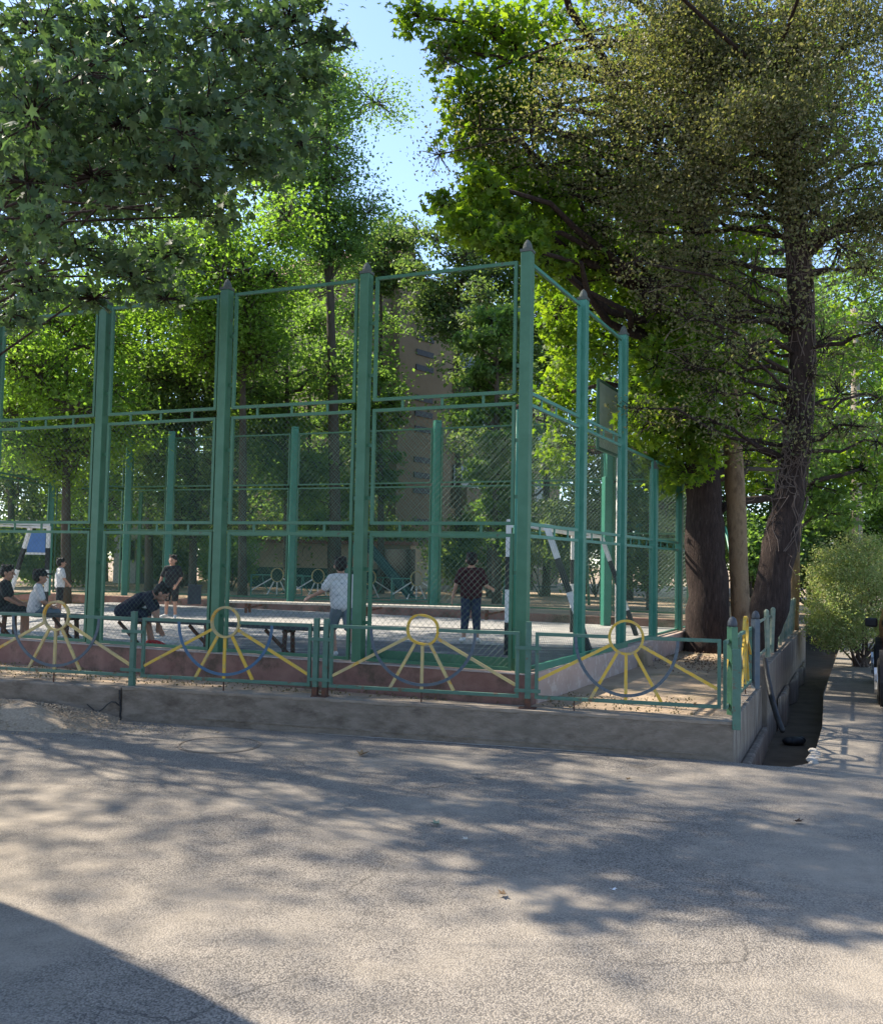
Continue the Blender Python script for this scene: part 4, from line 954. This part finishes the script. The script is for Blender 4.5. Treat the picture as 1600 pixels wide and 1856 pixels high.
# pale right edge trunk
b = at(1434, 1112, 18.5); b.z = .4
tree('slender_tree', 'slender whitish trunk behind the picket railing', b, [(b, .13), (at(1438, 1000, 18.5), .12), (at(1446, 850, 18.5), .1), (at(1452, 700, 18.5), .08)],
     [pc(1470, 880, 18.5, 60, 50, 700), pc(1500, 930, 18.8, 60, 40, 700), pc(1530, 800, 19, 60, 80, 900), pc(1420, 820, 19, 50, 50, 500), pc(1590, 880, 19, 60, 60, 700)], 'mid', 'oval', .13, 'barkpale', per=12)
# thuja bush
bb = at(1560, 1192, 17.6); bb.z = 0
root = empty('thuja_bush', bb, 0, 'pale green feathery bush beside the path and ditch', 'bush', None)
pts = []
for (px, py, Yd, rx, ry, n) in [(1555, 1080, 0, 85, 100, 15000), (1600, 1040, .1, 80, 80, 8000), (1520, 1140, -.3, 55, 45, 4500), (1500, 1030, 0, 40, 45, 3000), (1500, 1110, -.2, 45, 60, 4500), (1640, 1120, 0, 60, 80, 5000), (1550, 1000, .2, 50, 40, 3000)]:
    c_, r_, n_ = pc(px, py, 17.6 + Yd, rx, ry, n); sub, q = clump_pts(c_, r_, n_, 30, .11); pts.append(q)
pts = np.concatenate(pts); leaf_mesh('foliage', pts, .045, 'oval', LM['thuja'], root, bb, .1)
mb = MB()
for i in range(26):
    e_ = V(pts[random.randrange(len(pts))]); mb.tube(wob(bb + V((random.uniform(-.15, .15), random.uniform(-.1, .1), 0)), e_, 4, .06), [.025, .018, .014, .01, .004], 5)
mb.build('stem', 'twig', root, bb)
# grass and weeds along the wall
pts = []
for i in range(3800):
    s = random.uniform(2.2, 12) if i % 3 else random.uniform(.3, 2); nn = -random.uniform(.34, 1.5); p = W2(s, nn)
    if (V(p) - K0).dot(FN) < .16 and (V(p) - K0).dot(SD) > -.15 and (V(p)-K0).dot(SN) < .2: continue
    if s < 3 and random.random() < .6: continue
    pts.append((p[0], p[1], .345 + random.random() * .03))
root = leaf_mesh('weeds', np.array(pts), .032, 'rhomb', leafmat('dry_weed', (.10, .085, .035), (.17, .13, .07), trans=.1), None, (0, 0, 0), 0); root.parent = None
tag(root, 'thin dry weeds and litter on the strip behind the low wall', 'weeds', kind='stuff')
pts = []
for i in range(900):
    p = at(random.uniform(1180, 1330), random.uniform(1185, 1215), 13.3); p = gp(random.gauss(1280, 45), random.gauss(1200, 9), .34); pts.append((p.x, p.y, .345 + random.random() * .03))
o = leaf_mesh('leaf_litter', np.array(pts), .038, 'rhomb', leafmat('litter', (.09, .05, .03), (.15, .09, .055), trans=.1), None, (0, 0, 0), 1)
tag(o, 'brown fallen leaves gathered round the foot of the thick trunk', 'leaf litter', kind='stuff')

# ================================================================ PEOPLE
def person(label, loc, rz, H, J, shirt, bottom, long=False, cap=None, shoe='white', child=True, sleeve=.5, barefoot=False):
    """J: joints in local units (metres at height 1), facing +y"""
    root = empty('person', loc, rz, label, 'person'); S = H
    D = dict(pel=(0, 0, .52), che=(0, 0, .70), neck=(0, 0, .815), head=(0, .01, .905), hd=(0, 1, 0),
             shL=(-.105, 0, .785), shR=(.105, 0, .785), elL=(-.14, -.01, .63), elR=(.14, -.01, .63), wrL=(-.15, .03, .49), wrR=(.15, .03, .49),
             hiL=(-.052, 0, .51), hiR=(.052, 0, .51), knL=(-.06, .01, .29), knR=(.06, .01, .29), anL=(-.065, -.01, .045), anR=(.065, -.01, .045), tL=(-.08, .09, .015), tR=(.08, .09, .015))
    D.update(J); P = {k: V(v) * (1 if k == 'hd' else S) for k, v in D.items()}
    hd = P['hd'].normalized(); upv = (P['head'] - P['neck']).normalized(); side = hd.cross(upv).normalized(); upv = side.cross(hd).normalized()
    M3 = Matrix((side, hd, upv)).transposed()
    def rm(o, vox):
        r_ = o.modifiers.new('merge', 'REMESH'); r_.mode = 'VOXEL'; r_.voxel_size = vox; r_.use_smooth_shade = True
        s_ = o.modifiers.new('soft', 'SMOOTH'); s_.factor = .5; s_.iterations = 3
    mb = MB(); c = lambda a, b, ra, rb: mb.capsule(P[a], P[b], ra * S, rb * S)
    hc = P['head']
    mb.ell(hc + M3 @ V((0, -.004, .012)) * S, (.058 * S, .07 * S, .068 * S), M3=M3); mb.ell(hc + M3 @ V((0, .016, -.03)) * S, (.043 * S, .048 * S, .048 * S), M3=M3)
    mb.capsule(hc + M3 @ V((0, .066, .008)) * S, hc + M3 @ V((0, .079, -.012)) * S, .007 * S, .010 * S)
    mb.capsule(hc + M3 @ V((-.014, .062, -.038)) * S, hc + M3 @ V((.014, .062, -.038)) * S, .006 * S, .006 * S)
    for q in (-1, 1): mb.ell(hc + M3 @ V((q * .06, -.004, -.005)) * S, (.01 * S, .014 * S, .02 * S), M3=M3)
    mb.capsule(P['neck'] - upv * .03 * S, hc - upv * .03 * S, .032 * S, .030 * S)
    sx = (P['shR'] - P['shL']).normalized() * S
    for q in (-.045, 0, .045): mb.capsule(P['pel'] + sx * q * .9, P['che'] + sx * q * 1.25, .058 * S, .062 * S)
    mb.capsule(P['che'], P['neck'], .06 * S, .036 * S); mb.capsule(P['shL'], P['neck'], .035 * S, .034 * S); mb.capsule(P['shR'], P['neck'], .035 * S, .034 * S)
    for s_ in 'LR':
        c('sh' + s_, 'el' + s_, .033, .025); c('el' + s_, 'wr' + s_, .024, .016); c('hi' + s_, 'kn' + s_, .052, .034); c('kn' + s_, 'an' + s_, .034, .021); c('an' + s_, 't' + s_, .022, .018)
        a, b = P['el' + s_], P['wr' + s_]; t = (b - a).normalized(); sg = -1 if s_ == 'L' else 1
        w1 = t.cross(V((0, 0, 1)) if abs(t.z) < .7 else V((0, 1, 0)).cross(t)).normalized(); w1 = t.cross(V((sg, 0, .3))).normalized(); n1 = t.cross(w1).normalized()
        pm = b + t * .03 * S; 
        for q in (-1, 0, 1): mb.capsule(b + w1 * q * .008 * S, pm + t * .022 * S + w1 * q * .014 * S, .010 * S, .0085 * S, 8)
        for i, L_ in enumerate((.036, .042, .039, .030)):
            r_ = pm + t * .022 * S + w1 * (i - 1.5) * .0125 * S; k1 = r_ + t * L_ * .5 * S + n1 * .003 * S; k2 = k1 + (t * .8 + n1 * .45 * -sg).normalized() * L_ * .55 * S
            mb.capsule(r_, k1, .0062 * S, .0056 * S, 6); mb.capsule(k1, k2, .0056 * S, .0048 * S, 6)
        th = b + t * .012 * S + w1 * .014 * S; mb.capsule(th, th + (t * .6 + w1 * .7).normalized() * .028 * S, .0075 * S, .0065 * S, 6); mb.capsule(th + (t * .6 + w1 * .7).normalized() * .028 * S, th + (t * .6 + w1 * .7).normalized() * .028 * S + t * .02 * S, .0065 * S, .0055 * S, 6)
    o = mb.build('body', 'skin', root); rm(o, .0058)
    # hair / cap
    mb = MB(); mb.ell(hc + M3 @ V((0, -.014, .026)) * S, (.065 * S, .074 * S, .066 * S), M3=M3); mb.ell(hc + M3 @ V((0, -.03, .0)) * S, (.060 * S, .056 * S, .055 * S), M3=M3)
    for q in range(14):
        a_ = q / 14 * 6.28; mb.ell(hc + M3 @ V((math.cos(a_) * .045, -.012 + math.sin(a_) * .05, .062 + .01 * (q % 3))) * S, (.02 * S, .02 * S, .016 * S), 8, 6)
    o = mb.build('hair', 'hair', root); rm(o, .008)
    if cap:
        mb = MB(); mb.ell(hc + M3 @ V((0, -.008, .035)) * S, (.069 * S, .080 * S, .060 * S), M3=M3); mb.ell(hc + M3 @ V((0, .085, .03)) * S, (.05 * S, .055 * S, .010 * S), M3=M3)
        o = mb.build('cap', cap, root); rm(o, .007)
    mb = MB()
    for q in (-1, 1): mb.ell(hc + M3 @ V((q * .024, .061, .008)) * S, (.009 * S, .006 * S, .006 * S), 8, 6, M3)
    mb.build('eyes', 'eye', root)
    # shirt
    mb = MB()
    for q in (-.05, 0, .05): mb.capsule(P['pel'] + sx * q + (P['che'] - P['pel']) * .02, P['che'] + sx * q * 1.2, .072 * S, .070 * S)
    mb.capsule(P['che'], P['neck'] - (P['neck'] - P['che']) * .18, .066 * S, .044 * S)
    for s_ in 'LR':
        e_ = P['sh' + s_].lerp(P['el' + s_], sleeve + .25); mb.capsule(P['sh' + s_], P['neck'].lerp(P['che'], .15), .043 * S, .045 * S); mb.capsule(P['sh' + s_], e_, .044 * S, .043 * S)
    o = mb.build('shirt', shirt, root); rm(o, .009)
    mb = MB()
    for q in (-.04, 0, .04): mb.capsule(P['pel'] + sx * q + V((0, 0, .0)), P['pel'] + sx * q + (P['che'] - P['pel']) * .10, .064 * S, .064 * S)
    for s_ in 'LR':
        if long: mb.capsule(P['hi' + s_], P['kn' + s_], .064 * S, .05 * S); mb.capsule(P['kn' + s_], P['kn' + s_].lerp(P['an' + s_], .55 if long == 1 else .9), .05 * S, .043 * S)
        else: mb.capsule(P['hi' + s_], P['hi' + s_].lerp(P['kn' + s_], .92), .064 * S, .054 * S)
    o = mb.build('trousers' if long else 'shorts', bottom, root); rm(o, .009)
    for s_ in 'LR':
        mb = MB(); a, t_ = P['an' + s_], P['t' + s_]; mb.capsule(a + (a - t_) * .12 - V((0, 0, .008)) * S, a.lerp(t_, .5), .026 * S, .026 * S); mb.capsule(a.lerp(t_, .4), t_ + (t_ - a) * .1 + V((0, 0, .003)) * S, .027 * S, .021 * S)
        o = mb.build('shoe', shoe, root); rm(o, .007)
    return root
FZ = .505
# man (older boy) standing with his back to us
p = gp(852, 1166, .5)
person('teenager in maroon shirt and rolled jeans standing with his back turned', (p.x, p.y, FZ), R(-4), 1.46,
       dict(elL=(-.165, -.02, .64), wrL=(-.20, .02, .50), elR=(.165, -.02, .63), wrR=(.215, .10, .60), anL=(-.075, 0, .045), anR=(.075, 0, .045), tL=(-.11, .08, .015), tR=(.09, .09, .015)), 'tee_maroon', 'denim', long=1)
# running boy in printed white
p = gp(618, 1196, .5)
person('boy in printed white shirt and grey shorts striding away behind a post', (p.x, p.y, FZ), R(28), 1.34,
       dict(pel=(0, 0, .52), che=(0, .03, .70), neck=(0, .05, .815), head=(0, .07, .905), shL=(-.105, .04, .785), shR=(.105, .04, .785), hd=(.3, 1, 0), elL=(-.18, .06, .66), wrL=(-.27, .15, .60), elR=(.16, .02, .63), wrR=(.15, .1, .52),
            knL=(-.06, .10, .30), anL=(-.05, .03, .06), knR=(.06, -.03, .30), anR=(.06, -.17, .17), tL=(-.05, .12, .015), tR=(.06, -.15, .08)), 'tee_white', 'greyshort')
# boy in black, facing us
p = gp(310, 1121, .5)
person('boy in black shirt and black shorts facing the camera at the far side', (p.x, p.y, FZ), R(168), 1.33,
       dict(elL=(-.15, .0, .64), wrL=(-.12, .08, .53), elR=(.18, .0, .64), wrR=(.21, .03, .50), knL=(-.065, .02, .29), knR=(.07, .02, .29), anR=(.10, -.02, .045), tR=(.14, .07, .015), tL=(-.10, .07, .015)), 'tee_black', 'tee_black', shoe='white')
# boy in white at far left
p = gp(106, 1118, .5)
person('small boy in white shirt and black shorts standing far off, looking aside', (p.x, p.y, FZ), R(-55), 1.22,
       dict(elL=(-.15, .03, .66), wrL=(-.12, .09, .58), elR=(.15, .03, .65), wrR=(.12, .10, .57), knL=(-.06, .03, .29), knR=(.06, -.02, .29), anL=(-.07, .03, .045), anR=(.08, -.06, .045), tL=(-.08, .12, .015), tR=(.1, .04, .015)), 'tee_white', 'tee_black', shoe='tee_black')
# seated figures: bench seat at z=.955
def seat_at(px, Y=None):
    best = None
    for i in range(400):
        s = 2.9 + i * .0145; q = K2(s, -.8); x = CX + F * q[0] / q[1]
        if best is None or abs(x - px) < best[0]: best = (abs(x - px), q)
    return best[1]
sit = dict(pel=(0, 0, .36), che=(0, .03, .53), neck=(0, .045, .645), head=(0, .06, .735), shL=(-.105, .04, .615), shR=(.105, .04, .615), hiL=(-.055, .02, .35), hiR=(.055, .02, .35),
           knL=(-.07, .25, .335), knR=(.07, .25, .335), anL=(-.07, .27, .07), anR=(.07, .24, .07), tL=(-.08, .37, .03), tR=(.08, .34, .03), elL=(-.14, .08, .47), elR=(.14, .08, .47), wrL=(-.09, .2, .40), wrR=(.09, .2, .40))
q = seat_at(68); person('boy in a black cap and pale shirt sitting on the dark bench', (q[0], q[1], .505), R(-62), 1.30, dict(sit, hd=(0, 1, .05)), 'tee_white', 'greyshort', cap='tee_black')
q = seat_at(8); person('boy in black sitting on the dark bench at the edge of the view', (q[0], q[1], .505), R(-75), 1.36, dict(sit, hd=(.2, 1, -.1)), 'tee_black', 'tee_black')
bend = dict(pel=(0, 0, .36), che=(0, .17, .475), neck=(0, .27, .525), head=(0, .355, .535), hd=(0, .72, -.55), shL=(-.1, .235, .495), shR=(.1, .235, .495), hiL=(-.055, .01, .35), hiR=(.055, .01, .35),
            knL=(-.08, .22, .33), knR=(.08, .23, .33), anL=(-.08, .25, .07), anR=(.09, .30, .09), tL=(-.09, .34, .05), tR=(.10, .40, .05), elL=(-.12, .30, .37), elR=(.12, .31, .36), wrL=(-.06, .32, .24), wrR=(.09, .36, .22))
q = seat_at(228); person('boy in navy with red shoes bending forward on the dark bench', (q[0], q[1], .505), R(-82), 1.46, bend, 'tee_navy', 'tee_navy', shoe='redshoe')

# ================================================================ SMALL THINGS
# black hose into the ditch
root = empty('black_hose', gp(1385, 1212, .36), 0, 'black flexible pipe dropping from the leaning trunk into the ditch', 'pipe')
mb = MB(); mb.tube([at(1386, 1195, 11.7), at(1390, 1225, 11.55), at(1397, 1260, 11.3), at(1408, 1300, 11.0), at(1418, 1325, 10.7)], [.03, .034, .036, .034, .03], 10); mb.build('pipe', 'black', root, root.location, smooth=True)
# bag / tyre in ditch
p = gp(1440, 1345, -.36); root = empty('black_bag', (p.x, p.y, -.4), 0, 'crumpled black plastic bag lying in the ditch', 'bag')
mb = MB(); mb.ell((0, 0, .05), (.13, .09, .06)); mb.ell((.08, .03, .06), (.07, .06, .05)); mb.ell((-.08, -.01, .05), (.08, .07, .05)); mb.build('bag_body', 'black', root, smooth=True)
# broken lip of the road at the ditch
mb = MB()
for i in range(26):
    p = V((DR0.x, DR0.y)) + V((.44, 1)) * random.uniform(-.02, .7); s = random.uniform(.02, .055)
    mb.ell((p.x + random.uniform(-.02, .03), p.y, -.01), (s, s * 1.2, s * .5), 6, 4)
tag(mb.build('broken_edging', 'pale_conc'), 'crumbling pale concrete edge where the road meets the ditch', 'edging', kind='stuff')
mb = MB(); prv = None
for i in range(110):
    s_ = 1.25 + i * .026; t_ = math.sin(math.pi * i / 109) ** .5; n_ = .012 + t_ * (.016 + .012 * math.sin(i * .31) + random.uniform(-.005, .007))
    q = (v3(W2(s_, n_), .004), v3(W2(s_, .004), .006))
    if prv: mb.add([prv[0], prv[1], q[1], q[0]], [(0, 1, 2, 3)])
    prv = q
tag(mb.build('wall_edge_strip', 'pale_conc'), kind='structure')
# manhole
p = gp(398, 1351, 0); root = empty('manhole_cover', (p.x, p.y, .004), 0, 'dusty round manhole cover sunk in the road by the wall', 'manhole cover')
mb = MB(); mb.tube([(0, 0, -.02), (0, 0, .002)], .36, 40); mb.build('lid', 'asphalt', root)
mb = MB(); pr = None
for k in range(41):
    q = V((math.cos(k / 40 * 2 * math.pi), math.sin(k / 40 * 2 * math.pi), 0)) * .385
    if pr: mb.bar(pr, q, .018, .006)
    pr = q
mb.build('rim', 'concrete', root)
# dry leaves on road
tvl, tfl = TPL['star']
ll = [(655, 1371, .15, 'curled dry leaf on the road close to the low wall', 'dryleaf'), (792, 1498, .10, 'greenish dry leaf alone in the middle of the road', 'railpale'), (845, 1526, .06, 'tiny pale leaf near the greenish leaf on the road', 'benchwhite'),
      (913, 1626, .08, 'thin dark twig like leaf on the sunny side of the road', 'dryleaf'), (1137, 1416, .07, 'small brown leaf on the road below the corner panel', 'dryleaf'), (1443, 1493, .10, 'flat dark leaf on the road towards the path', 'bark'), (1110, 1617, .05, 'small white scrap among the dappled light patches', 'plastic_white')]
for px, py, s, lab, mt in ll:
    p = gp(px, py, 0); mb = MB(); mb.add([(v[0] * s, v[1] * s, .012 + abs(v[0]) * s * .5 + v[1] * v[1] * s * .4) for v in tvl], [tuple(f) for f in tfl])
    o = mb.build('fallen_leaf' if 'scrap' not in lab else 'paper_scrap', mt); o.location = (p.x, p.y, 0); o.rotation_euler = (0, 0, random.uniform(0, 6)); tag(o, lab, 'leaf' if 'scrap' not in lab else 'litter', 'leaves on the road' if 'scrap' not in lab else None)
p = gp(515, 1240, .34); o = MB().ell((0, 0, .03), (.09, .05, .03)).build('plastic_bottle', 'tealdark', smooth=True); o.location = (p.x, p.y, .34); tag(o, 'crushed teal plastic bottle on the strip behind the blue arc panel', 'bottle')
p = gp(852, 1199, .5); p = V(K2(.72, -.3)); o = MB().box((0, 0, .02), (.09, .05, .04)).build('paper_cup', 'plastic_white', bevel=.01); o.location = (p[0], p[1], .68); o.location.z = .51; tag(o, 'white paper scrap on the court floor behind the dented ring panel', 'litter')

# ================================================================ VEHICLES
def wheel(mbp, root, c, rad, ax, side):
    ax = V(ax).normalized(); n = 28
    t = MB(); t.tube([c - ax * .10, c - ax * .085, c + ax * .085, c + ax * .10], [rad * .88, rad, rad, rad * .88], n); w_ = t.build('wheel', 'tyre', root, root.location, smooth=False)
    r_ = MB(); r_.tube([c + ax * .06 * side, c + ax * .105 * side], [rad * .62, rad * .60], n)
    for k in range(5):
        a_ = k / 5 * 2 * math.pi; u = V((0, 0, 1)) * math.sin(a_) + ax.cross(V((0, 0, 1))) * math.cos(a_)
        r_.bar(c + ax * .112 * side, c + ax * .112 * side + u * rad * .58, .05, .02)
    r_.build('rim', 'alloy', w_, root.location)
def car(name, label, loc, rz, body, L=4.2, W=1.75, H=1.5, van=False, cat='car'):
    root = empty(name, (0, 0, 0), 0, label, cat)
    prof = ([(0, .35), (0, .75), (.12, .95), (.35, 1.0), (1.0, 1.42), (1.3, 1.5), (2.9, 1.5), (3.5, 1.05), (4.1, .85), (4.2, .6), (4.2, .35)] if not van else
            [(0, .35), (0, 1.0), (.06, 1.75), (.3, 1.98), (1.0, 2.03), (3.3, 2.03), (3.7, 1.95), (4.15, 1.3), (4.55, 1.1), (4.65, .8), (4.65, .35)])
    prof = [(x / (4.2 if not van else 4.65) * L, z * (H / (1.5 if not van else 2.03))) for x, z in prof]
    n = len(prof); secs = [(-.5, .55, .92), (-.46, .9, .985), (-.36, 1, 1), (0, 1, 1.012), (.36, 1, 1), (.46, .9, .985), (.5, .55, .92)]; mb = MB()
    for k, (q, sx, sz) in enumerate(secs):
        for x, z in prof:
            sh = 1 - .14 * max(0, (z - H * .62) / (H * .38))
            plan = 1 - .10 * (abs(x / L - .5) * 2) ** 3
            mb.v.append(V((L / 2 + (x - L / 2) * (1 if abs(q) < .4 else (.985 if abs(q) < .48 else .96)), q * W * sh * plan, z * sz if z > .4 else z)))
    for k in range(len(secs) - 1):
        for i in range(n):
            a = k * n + i; b = k * n + (i + 1) % n; mb.f.append((a, b, b + n, a + n))
    mb.f.append(tuple(range(n - 1, -1, -1))); mb.f.append(tuple((len(secs) - 1) * n + i for i in range(n)))
    mb.build('body', body, root, smooth=False, bevel=.04)
    for s_ in (-1, 1):
        y = s_ * W * .475
        MB().add([(L * .22, y, H * .68), (L * .48, y, H * .68), (L * .48, y * .92, H * .93), (L * .30, y * .92, H * .93)], [(0, 1, 2, 3)]).build('side_window', 'glass', root)
        MB().box((L * .66, s_ * (W / 2 + .08), H * .66), (.1, .18, .14)).build('mirror', 'black', root, bevel=.03)
        MB().box((.02, s_ * W * .38, H * .5), (.06, .22, .18)).build('tail_light', 'redshoe', root)
        for x in (.17, .80):
            MB().tube([(L * x, y * .93, .33), (L * x, s_ * (W / 2 + .012), .33)], .40, 24).build('wheel_arch', 'black', root)
            wheel(None, root, V((L * x, s_ * (W / 2 - .06), .31)), .31, (0, 1, 0), s_)
    MB().box((-.02, 0, .42), (.1, W * .86, .2)).build('bumper', 'black', root, bevel=.03)
    root.location = loc; root.rotation_euler = (0, 0, rz)
    return root
p = gp(1592, 1276, 0); ax = V((RD.x, RD.y, 0)); nr = V((RN.x, RN.y, 0))
c_ = V((p.x, p.y, 0)) + nr * .90 - ax * .75
car('parked_car', 'red hatchback with black wheel arches just showing at the path edge', c_, math.atan2(RD.y, RD.x), 'carred')
vd = V((-.8, .6, 0)); car('shadow_van', 'added pale van, out of view, that throws the foreground shadow', V((-2.98, 3.98, 0)), math.atan2(vd.y, vd.x), 'vanpaint', 4.65, 1.9, 3.0, True, 'van')  # unseen van, added so its roof shadows the near road
